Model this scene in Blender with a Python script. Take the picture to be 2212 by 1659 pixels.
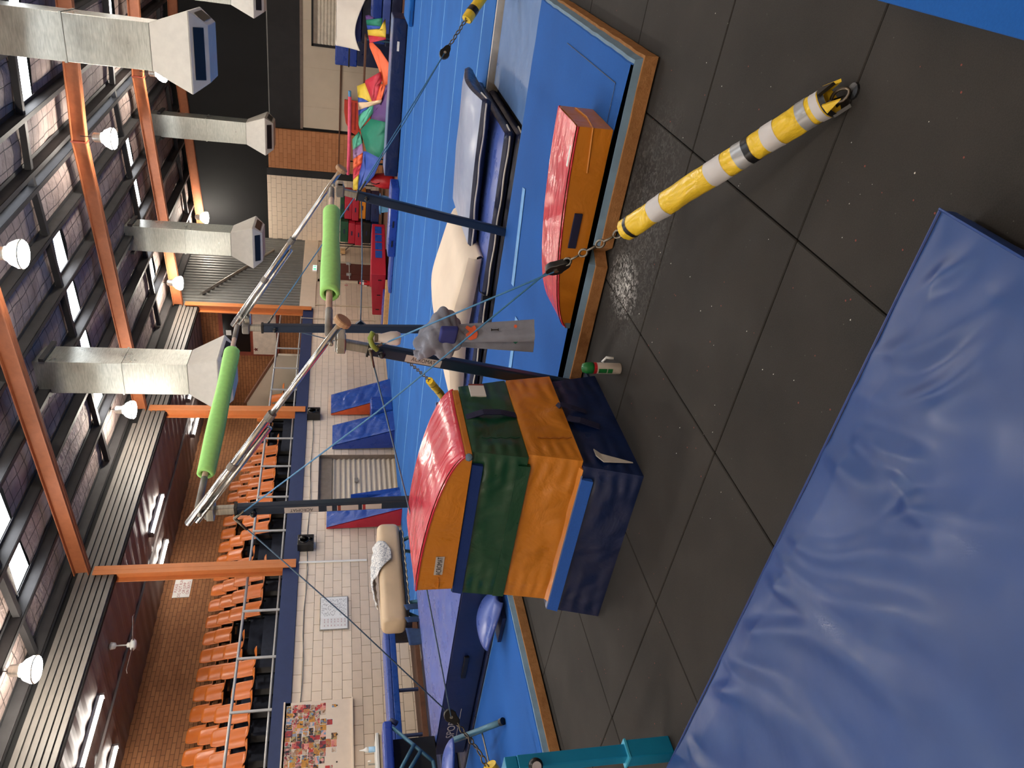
import bpy, bmesh, math, random
from mathutils import Vector, Matrix, noise

for o in list(bpy.data.objects):
    bpy.data.objects.remove(o)
sc = bpy.context.scene
COL = sc.collection

# ---------------------------------------------------------------- camera
# photographed in portrait with the phone turned: the camera is rolled by a quarter turn
def make_camera():
    f_px, yaw, pitch, roll = 1611.94, 0.601591, 0.240099, -0.0182822
    cy, sy = math.cos(yaw), math.sin(yaw)
    f = Vector((-sy * math.cos(pitch), cy * math.cos(pitch), -math.sin(pitch)))
    r = Vector((cy, sy, 0)); d = f.cross(r)
    r2 = math.cos(roll) * r + math.sin(roll) * d
    d2 = math.cos(roll) * d - math.sin(roll) * r
    cam = bpy.data.cameras.new('camera')
    cam.sensor_fit = 'HORIZONTAL'; cam.sensor_width = 36.0
    cam.lens = 36.0 * f_px / 2212.0
    cam.clip_start = 0.05; cam.clip_end = 200
    o = bpy.data.objects.new('camera', cam); COL.objects.link(o)
    m = Matrix.Identity(4)
    for i, a in enumerate((d2, r2, -f)):
        for k in range(3): m[k][i] = a[k]
    m[0][3], m[1][3], m[2][3] = 0.903123, -2.271064, 1.635698
    o.matrix_world = m
    sc.camera = o
make_camera()

# ---------------------------------------------------------------- world, light levels, exposure
w = bpy.data.worlds.new('world'); sc.world = w
w.use_nodes = True
w.node_tree.nodes['Background'].inputs[0].default_value = (0.75, 0.85, 1.0, 1)
w.node_tree.nodes['Background'].inputs[1].default_value = 0.6
S_SKY, S_LAMP, S_TUBE = 8.0, 112.0, 30.0
sc.view_settings.view_transform = 'Standard'
sc.view_settings.look = 'None'
sc.view_settings.gamma = 1.0
sc.view_settings.use_curve_mapping = False
sc.view_settings.exposure = 0.60
sc.cycles.max_bounces = 5
sc.cycles.diffuse_bounces = 3
sc.cycles.glossy_bounces = 2
sc.cycles.sample_clamp_indirect = 6.0
sc.cycles.caustics_reflective = False
sc.cycles.caustics_refractive = False
sc.cycles.use_denoising = True
sc.cycles.use_adaptive_sampling = True
sc.cycles.adaptive_threshold = 0.08

# ---------------------------------------------------------------- materials
def lin(c):
    return tuple(((v / 255.0) / 12.92 if v / 255.0 <= 0.04045 else ((v / 255.0 + 0.055) / 1.055) ** 2.4) for v in c) + (1.0,)

class NT:
    def __init__(s, name):
        s.m = bpy.data.materials.new(name); s.m.use_nodes = True
        s.t = s.m.node_tree; s.b = s.t.nodes['Principled BSDF']
    def n(s, kind, **kw):
        nd = s.t.nodes.new(kind)
        for k, v in kw.items():
            if k in nd.inputs: nd.inputs[k].default_value = v
            else: setattr(nd, k, v)
        return nd
    def l(s, a, b): s.t.links.new(a, b)
    def coord(s, kind='Object', scale=(1, 1, 1), rot=(0, 0, 0)):
        if kind == 'World': src = s.n('ShaderNodeNewGeometry').outputs['Position']
        else: src = s.n('ShaderNodeTexCoord').outputs[kind]
        mp = s.n('ShaderNodeMapping'); mp.inputs['Scale'].default_value = scale; mp.inputs['Rotation'].default_value = rot
        s.l(src, mp.inputs['Vector']); return mp.outputs[0]
    def noise(s, vec, scale, detail=3, rough=0.55, dist=0.0):
        nd = s.n('ShaderNodeTexNoise'); nd.inputs['Scale'].default_value = scale
        nd.inputs['Detail'].default_value = detail; nd.inputs['Roughness'].default_value = rough; nd.inputs['Distortion'].default_value = dist
        s.l(vec, nd.inputs['Vector']); return nd.outputs[0]
    def ramp(s, fac, stops):
        r = s.n('ShaderNodeValToRGB'); e = r.color_ramp.elements
        while len(e) < len(stops): e.new(0.5)
        for k, (p, c) in enumerate(stops):
            e[k].position = p; e[k].color = c if len(c) == 4 else tuple(c) + (1,)
        s.l(fac, r.inputs[0]); return r.outputs[0]
    def mix(s, fac, a, b, mode='MIX'):
        m = s.n('ShaderNodeMix', data_type='RGBA', blend_type=mode)
        for i, v in ((0, fac), (6, a), (7, b)):
            if isinstance(v, (int, float)): m.inputs[i].default_value = v
            elif isinstance(v, tuple): m.inputs[i].default_value = v
            else: s.l(v, m.inputs[i])
        return m.outputs[2]
    def math(s, op, a, b=0.0):
        m = s.n('ShaderNodeMath', operation=op)
        for i, v in ((0, a), (1, b)):
            if isinstance(v, (int, float)): m.inputs[i].default_value = v
            else: s.l(v, m.inputs[i])
        return m.outputs[0]
    def bump(s, h, strength=0.3, dist=0.01, prev=None):
        b = s.n('ShaderNodeBump'); b.inputs['Strength'].default_value = strength; b.inputs['Distance'].default_value = dist
        s.l(h, b.inputs['Height'])
        if prev is not None: s.l(prev, b.inputs['Normal'])
        return b.outputs[0]
    def fin(s, col=None, rough=None, metal=None, normal=None, spec=None):
        for key, v in (('Base Color', col), ('Roughness', rough), ('Metallic', metal), ('Normal', normal), ('Specular IOR Level', spec)):
            if v is None: continue
            if isinstance(v, (int, float, tuple)): s.b.inputs[key].default_value = v
            else: s.l(v, s.b.inputs[key])
        return s.m

MATS = {}
def plain(name, c, rough=0.6, metal=0.0, var=0.12, scale=9.0, bump=0.0):
    if name in MATS: return MATS[name]
    t = NT(name); v = t.coord('Object'); n = t.noise(v, scale, 3)
    L = lin(c); dk = tuple(x * (1 - var) for x in L[:3]) + (1,); lt = tuple(min(1, x * (1 + var)) for x in L[:3]) + (1,)
    col = t.ramp(n, [(0.3, dk), (0.7, lt)])
    nm = t.bump(t.noise(v, scale * 12, 2), bump, 0.002) if bump else None
    MATS[name] = t.fin(col, rough, metal, nm); return MATS[name]

def vinyl(name, c, rough=0.36, wr=0.35, scale=3.0, stretch=(1, 1, 1), var=0.10, dirt=None):
    if name in MATS: return MATS[name]
    t = NT(name); v = t.coord('Object', stretch); L = lin(c)
    n = t.noise(v, scale, 4, 0.5, 0.6)
    dk = tuple(x * (1 - var) for x in L[:3]) + (1,); lt = tuple(min(1, x * (1 + var)) for x in L[:3]) + (1,)
    col = t.ramp(t.noise(t.coord('Object'), 2.2, 4), [(0.3, dk), (0.7, lt)])
    if dirt: col = t.mix(t.ramp(t.noise(t.coord('Object'), 14, 5, 0.7), [(0.62, (0, 0, 0)), (0.8, (0.35, 0.35, 0.35))]), col, lin(dirt))
    nm = t.bump(n, wr, 0.03)
    rr = t.ramp(t.noise(t.coord("Object"), 6, 3), [(0.3, (rough * 0.8,) * 3), (0.7, (min(1, rough * 1.25),) * 3)])
    MATS[name] = t.fin(col, rr, 0.0, nm, 0.5); return MATS[name]

def emit(name, c, strength):
    if name in MATS: return MATS[name]
    t = NT(name); t.b.inputs['Base Color'].default_value = lin(c)
    t.b.inputs['Emission Color'].default_value = lin(c); t.b.inputs['Emission Strength'].default_value = strength
    MATS[name] = t.m; return t.m

def m_rubber():
    t = NT('rubber'); v = t.coord('World')
    base = t.ramp(t.noise(v, 2.3, 4), [(0.3, lin((34, 32, 30))), (0.7, lin((48, 45, 42)))])
    fine = t.noise(v, 220, 2, 0.6)
    base = t.mix(t.ramp(fine, [(0.35, (0, 0, 0)), (0.75, (0.3, 0.3, 0.3))]), base, lin((66, 62, 57)))
    vo = t.n('ShaderNodeTexVoronoi', Scale=26.0); t.l(v, vo.inputs['Vector'])
    dens = t.noise(v, 1.1, 2)
    sp = t.math('MULTIPLY', t.math('LESS_THAN', vo.outputs['Distance'], 0.06), t.math('GREATER_THAN', t.noise(v, 9, 1), 0.55))
    base = t.mix(t.math('MULTIPLY', sp, 0.35), base, lin((120, 119, 112)))
    vo2 = t.n('ShaderNodeTexVoronoi', Scale=15.0); t.l(t.coord('World', rot=(0, 0, 0.7)), vo2.inputs['Vector'])
    sp2 = t.math('MULTIPLY', t.math('LESS_THAN', vo2.outputs['Distance'], 0.055), t.math('GREATER_THAN', dens, 0.5))
    base = t.mix(t.math('MULTIPLY', sp2, 0.7), base, lin((150, 70, 60)))
    # spilled gymnastics chalk near the mat corner
    sep = t.n('ShaderNodeSeparateXYZ'); t.l(v, sep.inputs[0])
    dx = t.math('DIVIDE', t.math('ADD', sep.outputs[0], 0.90), 0.20); dy = t.math('DIVIDE', t.math('SUBTRACT', sep.outputs[1], 1.38), 0.24)
    r2 = t.math('ADD', t.math('MULTIPLY', dx, dx), t.math('MULTIPLY', dy, dy))
    near = t.math('SUBTRACT', 1.0, t.math('MINIMUM', r2, 1.0))
    dx = t.math('DIVIDE', t.math('ADD', sep.outputs[0], 0.55), 0.75); dy = t.math('DIVIDE', t.math('SUBTRACT', sep.outputs[1], 1.35), 0.45)
    r3 = t.math('ADD', t.math('MULTIPLY', dx, dx), t.math('MULTIPLY', dy, dy))
    wide = t.math('MULTIPLY', t.math('SUBTRACT', 1.0, t.math('MINIMUM', r3, 1.0)), 0.12)
    sm = t.noise(t.coord('World', (1, 1, 1)), 30, 6, 0.72, 1.6)
    ch = t.math('MULTIPLY', t.math('ADD', t.math('MULTIPLY', near, 0.95), wide), t.ramp(sm, [(0.47, (0, 0, 0)), (0.62, (1, 1, 1))]))
    base = t.mix(ch, base, lin((205, 203, 198)))
    nm = t.bump(fine, 0.25, 0.002)
    MATS['rubber'] = t.fin(base, 0.82, 0.0, nm, 0.3)
m_rubber()

def m_roof():
    t = NT('insulation'); v = t.coord('World')
    n = t.noise(t.coord('World', (1, 1, 0.2)), 1.6, 4)
    col = t.ramp(n, [(0.25, lin((126, 110, 104))), (0.55, lin((162, 144, 137))), (0.8, lin((184, 168, 160)))])
    br = t.n('ShaderNodeTexBrick', offset=0.0, squash=1.0)
    br.inputs['Scale'].default_value = 1.0; br.inputs['Mortar Size'].default_value = 0.012; br.inputs['Mortar Smooth'].default_value = 0.6
    br.inputs['Brick Width'].default_value = 0.30; br.inputs['Row Height'].default_value = 0.30
    br.inputs['Color1'].default_value = (1, 1, 1, 1); br.inputs['Color2'].default_value = (1, 1, 1, 1); br.inputs['Mortar'].default_value = (0, 0, 0, 1)
    wob = t.n('ShaderNodeVectorMath', operation='ADD'); t.l(v, wob.inputs[0])
    nv = t.n('ShaderNodeTexNoise'); nv.inputs['Scale'].default_value = 1.2; t.l(v, nv.inputs['Vector'])
    sc_ = t.n('ShaderNodeVectorMath', operation='SCALE'); sc_.inputs['Scale'].default_value = 0.10; t.l(nv.outputs[1], sc_.inputs[0])
    t.l(sc_.outputs[0], wob.inputs[1]); t.l(wob.outputs[0], br.inputs['Vector'])
    col = t.mix(t.math('SUBTRACT', 1.0, br.outputs[0]), col, lin((92, 84, 82)))
    nm = t.bump(br.outputs[0], 0.7, 0.03); nm = t.bump(t.noise(t.coord('World', (2, 2, 2)), 3, 4), 0.9, 0.06, nm)
    MATS['insulation'] = t.fin(col, 0.75, 0.0, nm, 0.3)
m_roof()

def m_brick(name, c1, c2, mortar, bw, rh, ax):
    t = NT(name); src = t.n('ShaderNodeNewGeometry').outputs['Position']
    sep = t.n('ShaderNodeSeparateXYZ'); t.l(src, sep.inputs[0]); cb = t.n('ShaderNodeCombineXYZ')
    t.l(sep.outputs[ax], cb.inputs[0]); t.l(sep.outputs[2], cb.inputs[1])
    br = t.n('ShaderNodeTexBrick'); br.inputs['Scale'].default_value = 1.0
    br.inputs['Brick Width'].default_value = bw; br.inputs['Row Height'].default_value = rh
    br.inputs['Mortar Size'].default_value = 0.007; br.inputs['Mortar Smooth'].default_value = 0.2
    br.inputs['Color1'].default_value = lin(c1); br.inputs['Color2'].default_value = lin(c2); br.inputs['Mortar'].default_value = lin(mortar)
    t.l(cb.outputs[0], br.inputs['Vector'])
    col = t.mix(0.25, br.outputs[0], t.ramp(t.noise(src, 6, 4), [(0.3, lin(c1)), (0.7, lin(c2))]))
    nm = t.bump(t.math('SUBTRACT', 1.0, br.outputs[1]), 0.8, 0.012)
    MATS[name] = t.fin(col, 0.8, 0.0, nm, 0.3)
m_brick('gallery_brick', (140, 94, 62), (158, 108, 72), (84, 56, 38), 0.24, 0.086, 1)
m_brick('end_brick', (150, 98, 62), (168, 112, 72), (96, 62, 42), 0.24, 0.086, 0)
m_brick('tan_brick', (176, 118, 78), (192, 134, 92), (150, 98, 66), 0.30, 0.13, 0)

def m_carpet(name, c, scale=120):
    t = NT(name); v = t.coord('World'); L = lin(c)
    f = t.noise(v, scale, 2, 0.7); g = t.noise(v, 1.3, 4)
    col = t.ramp(g, [(0.3, tuple(x * 0.88 for x in L[:3])), (0.7, tuple(x * 1.1 for x in L[:3]))])
    col = t.mix(t.ramp(f, [(0.4, (0, 0, 0)), (0.8, (0.25, 0.25, 0.25))]), col, tuple(min(1, x * 1.5) for x in L[:3]) + (1,))
    t.fin(col, 0.9, 0.0, t.bump(f, 0.3, 0.003), 0.25)
    t.b.inputs['Sheen Weight'].default_value = 0.03
    MATS[name] = t.m
m_carpet('floor_carpet', (24, 92, 164))
m_carpet('mat_carpet', (18, 84, 160))
m_carpet('mat_carpet_dark', (18, 44, 104))

def m_steel(name, c, rough, streak=(60, 2, 2), metal=0.9):
    t = NT(name); L = lin(c)
    n = t.noise(t.coord('Object', streak), 3, 4)
    col = t.ramp(n, [(0.3, tuple(x * 0.8 for x in L[:3])), (0.7, tuple(min(1, x * 1.15) for x in L[:3]))])
    rr = t.ramp(t.noise(t.coord('Object'), 2.5, 3), [(0.3, (rough * 0.8,) * 3), (0.7, (rough * 1.3,) * 3)])
    MATS[name] = t.fin(col, rr, metal)
m_steel('galvanised', (182, 184, 176), 0.32, (3, 3, 20), 0.75)
m_steel('chrome', (222, 220, 214), 0.26, (3, 3, 3), 1.0)
m_steel('alloy', (176, 174, 166), 0.32, (3, 3, 30), 0.85)
m_steel('chain', (120, 112, 100), 0.35, (9, 9, 9), 0.9)

def m_foam():
    t = NT('tan_foam'); v = t.coord('World'); n = t.noise(v, 14, 5, 0.7); f = t.noise(v, 90, 3)
    col = t.ramp(n, [(0.25, lin((142, 98, 58))), (0.6, lin((170, 122, 78))), (0.85, lin((186, 142, 98)))])
    nm = t.bump(n, 0.5, 0.02); nm = t.bump(f, 0.3, 0.005, nm)
    MATS['tan_foam'] = t.fin(col, 0.95, 0.0, nm, 0.15)
m_foam()

def m_collage(seed):
    nm = 'photo_print_%d' % seed
    if nm in MATS: return MATS[nm]
    t = NT(nm); rnd = random.Random(seed)
    v = t.coord('World', rot=(rnd.random(), rnd.random(), rnd.random()))
    vo = t.n('ShaderNodeTexVoronoi', Scale=rnd.choice((24.0, 34.0, 46.0))); t.l(v, vo.inputs['Vector'])
    pal = [rnd.choice([(190, 60, 60), (60, 60, 70), (210, 190, 170), (150, 110, 80), (120, 150, 180), (230, 160, 150), (80, 50, 60), (200, 140, 60), (160, 160, 120), (40, 35, 40)]) for _ in range(4)]
    col = t.ramp(vo.outputs['Color'], [(0.15, lin(pal[0])), (0.4, lin(pal[1])), (0.6, lin(pal[2])), (0.85, lin(pal[3]))])
    MATS[nm] = t.fin(col, 0.35); return t.m

M = {}
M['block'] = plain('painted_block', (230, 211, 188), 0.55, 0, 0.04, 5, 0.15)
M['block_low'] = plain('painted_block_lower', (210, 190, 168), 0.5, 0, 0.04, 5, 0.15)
M['mortar'] = plain('mortar', (128, 112, 98), 0.9)
M['cream'] = plain('cream_panel', (196, 182, 160), 0.6, 0, 0.05, 2)
M['orange'] = plain('orange_steel', (204, 124, 70), 0.5, 0, 0.08, 4)
M['navy'] = plain('navy_paint', (40, 54, 92), 0.6, 0, 0.08, 6, 0.2)
M['navyd'] = plain('navy_dark', (28, 36, 62), 0.7)
M['black'] = plain('black_paint', (10, 10, 11), 0.85, 0, 0.2, 3)
M['char'] = plain('charcoal', (34, 33, 34), 0.8, 0, 0.15, 4)
M['steel_dk'] = plain('dark_purlin', (52, 51, 52), 0.6, 0.2, 0.15, 5)
M['white'] = plain('white_paint', (226, 226, 222), 0.45, 0, 0.03)
M['railgrey'] = plain('rail_grey', (178, 178, 176), 0.4, 0.2, 0.05)
M['corr'] = plain('corrugated_grey', (120, 120, 116), 0.5, 0.3, 0.1, 4)
M['corr_dk'] = plain('corrugated_dark', (40, 40, 40), 0.6, 0.1, 0.1, 4)
M['slat'] = plain('fascia_slat', (116, 111, 105), 0.5, 0, 0.06, 4)
M['lining'] = plain('gallery_lining', (128, 118, 114), 0.5, 0.1, 0.08, 3)
M['seat'] = plain('seat_plastic', (198, 108, 46), 0.3, 0, 0.06, 6)
M['maroon'] = plain('maroon_door', (96, 40, 36), 0.5, 0, 0.08, 3)
M['rust'] = plain('rust_trim', (132, 56, 36), 0.55)
M['brown'] = plain('brown_timber', (98, 62, 42), 0.6, 0, 0.2, 12)
M['timber'] = plain('pale_timber', (200, 160, 110), 0.55, 0, 0.15, 14)
M['cardboard'] = plain('beige_rubber', (196, 156, 118), 0.7, 0, 0.12, 20)
M['ply'] = plain('ply', (186, 170, 146), 0.6)
M['teal'] = plain('teal_steel', (66, 108, 128), 0.4, 0.3, 0.08)
M['postnavy'] = plain('post_navy', (33, 50, 72), 0.32, 0.2, 0.08, 4)
M['cyan'] = plain('cyan_steel', (20, 136, 178), 0.38, 0.1, 0.06)
M['blackp'] = plain('black_plastic', (18, 18, 20), 0.35)
M['rope'] = plain('blue_rope', (72, 132, 178), 0.6, 0, 0.1, 60)
M['cable'] = plain('steel_cable', (92, 116, 138), 0.5, 0.4, 0.15, 80)
M['limef'] = plain('lime_foam', (178, 246, 138), 0.8, 0, 0.05, 30, 0.2)
M['bargrip'] = plain('wood_bar', (206, 178, 156), 0.7, 0, 0.1, 12, 0.2)
M['chalky'] = plain('chalky_metal', (140, 134, 126), 0.6, 0.4, 0.15, 16)
M['beige'] = vinyl('beige_leather', (206, 180, 146), 0.42, 0.08, 4)
M['greyfoam'] = plain('grey_fabric', (104, 130, 150), 0.85, 0, 0.15, 8, 0.2)
M['ylw'] = vinyl('yellow_vinyl', (242, 204, 52), 0.32, 0.5, 9, (1, 1, 1), 0.08)
M['tapew'] = plain('white_tape', (206, 204, 204), 0.55, 0, 0.06, 9)
M['tapeg'] = plain('silver_tape', (176, 178, 180), 0.35, 0.3, 0.1, 9)
M['ink'] = plain('ink', (26, 24, 26), 0.6)
M['inkred'] = plain('ink_red', (150, 40, 44), 0.6)
M['paper'] = plain('paper', (226, 224, 218), 0.7, 0, 0.03)
M['label'] = plain('label_grey', (196, 190, 186), 0.5, 0, 0.04)
M['wboard'] = plain('whiteboard', (236, 236, 232), 0.5, 0, 0.02)
M['green'] = plain('can_green', (24, 110, 54), 0.35)
M['red'] = plain('red_paint', (190, 36, 44), 0.35)
M['sheet'] = plain('white_cloth', (224, 216, 204), 0.85, 0, 0.04, 3, 0.2)
M['v_navy'] = vinyl('vinyl_navy', (17, 29, 64), 0.34, 0.5, 3.5)
M['v_navy2'] = vinyl('vinyl_navy_flat', (26, 40, 82), 0.36, 0.25, 3)
M['v_blue'] = vinyl('vinyl_blue', (34, 64, 148), 0.30, 0.55, 3.0, (1, 1, 1), 0.08)
M['v_royal'] = vinyl('vinyl_royal', (30, 70, 150), 0.30, 0.7, 4.0, (2, 1, 0.5), 0.08)
M['v_front'] = vinyl('vinyl_front', (24, 62, 124), 0.40, 0.12, 2.4, (1, 1, 1), 0.12)
M['v_steel'] = vinyl('vinyl_steel_blue', (92, 126, 176), 0.34, 0.12, 2.0, (1, 1, 1), 0.05)
M['v_grey'] = vinyl('vinyl_grey_blue', (120, 134, 166), 0.36, 0.15, 2.0, (1, 1, 1), 0.05)
M['v_periw'] = vinyl('vinyl_periwinkle', (72, 94, 168), 0.30, 0.14, 1.6, (1, 1, 1), 0.06)
M['v_red'] = vinyl('vinyl_red', (206, 52, 70), 0.22, 0.45, 3.5, (1, 3, 1), 0.06)
M['v_red2'] = vinyl('vinyl_crimson', (168, 30, 50), 0.36, 0.4, 4)
M['v_orange'] = vinyl('vinyl_orange', (206, 128, 36), 0.34, 0.55, 5.0, (1, 1, 1), 0.10)
M['v_green'] = vinyl('vinyl_green', (20, 70, 46), 0.34, 0.5, 4.0, (1, 1, 1), 0.10)
M['v_dblue'] = vinyl('vinyl_deep_navy', (14, 32, 74), 0.33, 0.55, 3.2, (1, 1, 1), 0.12)
M['velcro'] = plain('velcro_blue', (34, 88, 178), 0.95, 0, 0.1, 120, 0.4)
M['webnavy'] = plain('navy_webbing', (24, 26, 62), 0.75, 0, 0.1, 80, 0.3)
M['canvas'] = plain('cream_canvas', (226, 208, 186), 0.75, 0, 0.05, 3, 0.2)
M['piping'] = plain('white_piping', (200, 196, 190), 0.6)
M['sky'] = emit('skylight_sheet', (246, 250, 255), S_SKY)
M['lens'] = emit('lamp_lens', (255, 245, 230), S_LAMP)
M['tube'] = emit('fluoro_tube', (255, 248, 238), S_TUBE)
M['exit'] = emit('exit_green', (40, 170, 110), 1.2)
M['exitw'] = emit('exit_white', (235, 245, 240), 1.5)
PC = {'purple': (84, 50, 112), 'green': (24, 122, 96), 'blue': (44, 78, 166), 'yellow': (222, 190, 62), 'red': (194, 44, 64), 'orange': (238, 104, 58), 'pale': (228, 196, 160), 'teal': (84, 176, 146), 'lilac': (150, 112, 158)}
for k, c in PC.items(): M['p_' + k] = plain('nylon_' + k, c, 0.55, 0, 0.06, 5)

# ---------------------------------------------------------------- mesh helpers
class MB:
    def __init__(s): s.v = []; s.f = []
    def add(s, vs, fs):
        k = len(s.v); s.v += [Vector(p) for p in vs]; s.f += [tuple(i + k for i in f) for f in fs]; return s
    def box(s, a, b):
        x0, y0, z0 = (min(a[i], b[i]) for i in range(3)); x1, y1, z1 = (max(a[i], b[i]) for i in range(3))
        return s.add([(x0, y0, z0), (x1, y0, z0), (x1, y1, z0), (x0, y1, z0), (x0, y0, z1), (x1, y0, z1), (x1, y1, z1), (x0, y1, z1)],
                     [(0, 3, 2, 1), (4, 5, 6, 7), (0, 1, 5, 4), (1, 2, 6, 5), (2, 3, 7, 6), (3, 0, 4, 7)])
    def hexa(s, p):   # 8 points: bottom ring then top ring
        return s.add(p, [(0, 3, 2, 1), (4, 5, 6, 7), (0, 1, 5, 4), (1, 2, 6, 5), (2, 3, 7, 6), (3, 0, 4, 7)])
    def bar(s, p, q, wd, ht, up=(0, 0, 1)):
        p = Vector(p); q = Vector(q); d = (q - p).normalized(); u = Vector(up); sd = d.cross(u)
        if sd.length < 1e-5: sd = d.cross(Vector((1, 0, 0)))
        sd.normalize(); u = sd.cross(d).normalized(); a = sd * wd / 2; b = u * ht / 2
        return s.hexa([p - a - b, p + a - b, q + a - b, q - a - b, p - a + b, p + a + b, q + a + b, q - a + b])
    def tube(s, pts, r, n=8, cap=True):
        pts = [Vector(p) for p in pts]; rr = r if isinstance(r, (list, tuple)) else [r] * len(pts)
        rings = []; prev = None
        for i, p in enumerate(pts):
            d = (pts[min(i + 1, len(pts) - 1)] - pts[max(i - 1, 0)])
            if d.length < 1e-9: d = Vector((0, 0, 1))
            d.normalize()
            if prev is None:
                a = d.cross(Vector((0, 0, 1)))
                if a.length < 1e-3: a = d.cross(Vector((1, 0, 0)))
            else:
                a = prev - d * prev.dot(d)
                if a.length < 1e-6: a = d.orthogonal()
            a.normalize(); prev = a; b = d.cross(a)
            rings.append([p + (a * math.cos(t) + b * math.sin(t)) * rr[i] for t in (2 * math.pi * k / n for k in range(n))])
        vs = [v for rg in rings for v in rg]; fs = []
        for i in range(len(pts) - 1):
            for k in range(n):
                fs.append((i * n + k, i * n + (k + 1) % n, (i + 1) * n + (k + 1) % n, (i + 1) * n + k))
        if cap: fs += [tuple(reversed(range(n))), tuple(range((len(pts) - 1) * n, len(pts) * n))]
        return s.add(vs, fs)
    def lathe(s, prof, c, axis=(0, 0, 1), n=20):
        ax = Vector(axis).normalized(); c = Vector(c)
        return s.tube([c + ax * h for _, h in prof], [max(r, 1e-4) for r, _ in prof], n)
    def grid(s, fn, nu, nv, closed_u=False):
        vs = [fn(i / nu, j / nv) for j in range(nv + 1) for i in range(nu + 1)]
        fs = [(j * (nu + 1) + i, j * (nu + 1) + i + 1, (j + 1) * (nu + 1) + i + 1, (j + 1) * (nu + 1) + i) for j in range(nv) for i in range(nu)]
        return s.add(vs, fs)
    def prism(s, poly, d):   # planar polygon extruded by vector d
        n = len(poly); poly = [Vector(p) for p in poly]; d = Vector(d)
        return s.add(poly + [p + d for p in poly], [tuple(reversed(range(n))), tuple(range(n, 2 * n))] + [(i, (i + 1) % n, n + (i + 1) % n, n + i) for i in range(n)])
    def ibeam(s, p, q, wd, ht, t=0.014, up=(0, 0, 1)):
        p = Vector(p); q = Vector(q); u = Vector(up).normalized()
        s.bar(p, q, t, ht, up)
        s.bar(p + u * (ht / 2 - t), q + u * (ht / 2 - t), wd, t * 1.4, up); s.bar(p - u * (ht / 2 - t), q - u * (ht / 2 - t), wd, t * 1.4, up); return s
    def mesh(s, name, off=(0, 0, 0), smooth=False):
        me = bpy.data.meshes.new(name); o = Vector(off)
        me.from_pydata([tuple(v - o) for v in s.v], [], s.f); me.update()
        bm = bmesh.new(); bm.from_mesh(me); bmesh.ops.recalc_face_normals(bm, faces=bm.faces); bm.to_mesh(me); bm.free()
        if smooth: me.polygons.foreach_set('use_smooth', [True] * len(me.polygons))
        return me

ORG = {}
def link(o): COL.objects.link(o); return o
def tag(o, label=None, cat=None, group=None, kind=None):
    if label: o['label'] = label
    if cat: o['category'] = cat
    if group: o['group'] = group
    if kind: o['kind'] = kind
    return o
def empty(name, loc, label=None, cat=None, group=None, kind=None):
    o = link(bpy.data.objects.new(name, None)); o.location = loc; o.empty_display_size = 0.1
    ORG[o.name] = Vector(loc); return tag(o, label, cat, group, kind)
def build(mb, name, mat, parent=None, smooth=False, bevel=0.0, sub=0, solid=0.0, seg=2, auto=None):
    if parent is not None: off = ORG[parent.name]
    else:
        xs = [v.x for v in mb.v]; ys = [v.y for v in mb.v]; zs = [v.z for v in mb.v]
        off = Vector(((min(xs) + max(xs)) / 2, (min(ys) + max(ys)) / 2, min(zs)))
    me = mb.mesh(name, off, smooth); me.materials.append(MATS[mat] if isinstance(mat, str) and mat in MATS else (M[mat] if isinstance(mat, str) else mat))
    o = link(bpy.data.objects.new(name, me))
    if parent is not None: o.parent = parent
    else: o.location = off
    ORG[o.name] = Vector(off)
    if solid: md = o.modifiers.new('solid', 'SOLIDIFY'); md.thickness = solid; md.offset = 0
    if bevel:
        md = o.modifiers.new('bevel', 'BEVEL'); md.width = bevel; md.segments = seg; md.limit_method = 'ANGLE'; md.angle_limit = math.radians(35)
        if not smooth: me.polygons.foreach_set('use_smooth', [True] * len(me.polygons)); 
    if sub: md = o.modifiers.new('sub', 'SUBSURF'); md.levels = sub; md.render_levels = sub
    if bevel and not smooth:
        md = o.modifiers.new('wn', 'WEIGHTED_NORMAL'); md.keep_sharp = True
    return o
def struct(mb, name, mat, parent=None, **kw):
    o = build(mb, name, mat, parent, **kw)
    if parent is None: o['kind'] = 'structure'
    return o
def copy_tree(o, loc, rz=0.0, parent=None, label=None, group=None):
    c = o.copy(); link(c); c.parent = parent
    if parent is None:
        c.location = loc; c.rotation_euler = (0, 0, rz)
        ORG[c.name] = Vector(loc)
        if label: c['label'] = label
        if group: c['group'] = group
    for ch in o.children: copy_tree(ch, None, 0, c)
    return c
def bx(a, b): return MB().box(a, b)

_txt = {}
def text(body, size, origin, xdir, ydir, name, mat, parent, depth=0.0015, squash=1.0, align='CENTER'):
    if body not in _txt:
        cu = bpy.data.curves.new('t', 'FONT'); cu.body = body; cu.align_x = 'CENTER'; cu.align_y = 'CENTER'; cu.size = 1.0; cu.resolution_u = 3
        ob = link(bpy.data.objects.new('t', cu)); dg = bpy.context.evaluated_depsgraph_get()
        me = bpy.data.meshes.new_from_object(ob.evaluated_get(dg)); _txt[body] = ([v.co.copy() for v in me.vertices], [tuple(p.vertices) for p in me.polygons])
        bpy.data.objects.remove(ob); bpy.data.curves.remove(cu); bpy.data.meshes.remove(me)
    vs, fs = _txt[body]; X = Vector(xdir).normalized(); Y = Vector(ydir).normalized(); N = X.cross(Y); O_ = Vector(origin)
    mb = MB().add([O_ + X * (v.x * size * squash) + Y * (v.y * size) + N * depth for v in vs], fs)
    return build(mb, name, mat, parent)
rnd = random.Random(7)
# ================================================================ STRUCTURE
XW, YE, XR, YB = -10.6, 23.3, 4.5, -8.0        # left wall, end wall, right wall, back wall
RIDGE = -4.28
def zr(x): return 6.15 - 0.055 * abs(x - RIDGE)  # underside of the rafters

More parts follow.
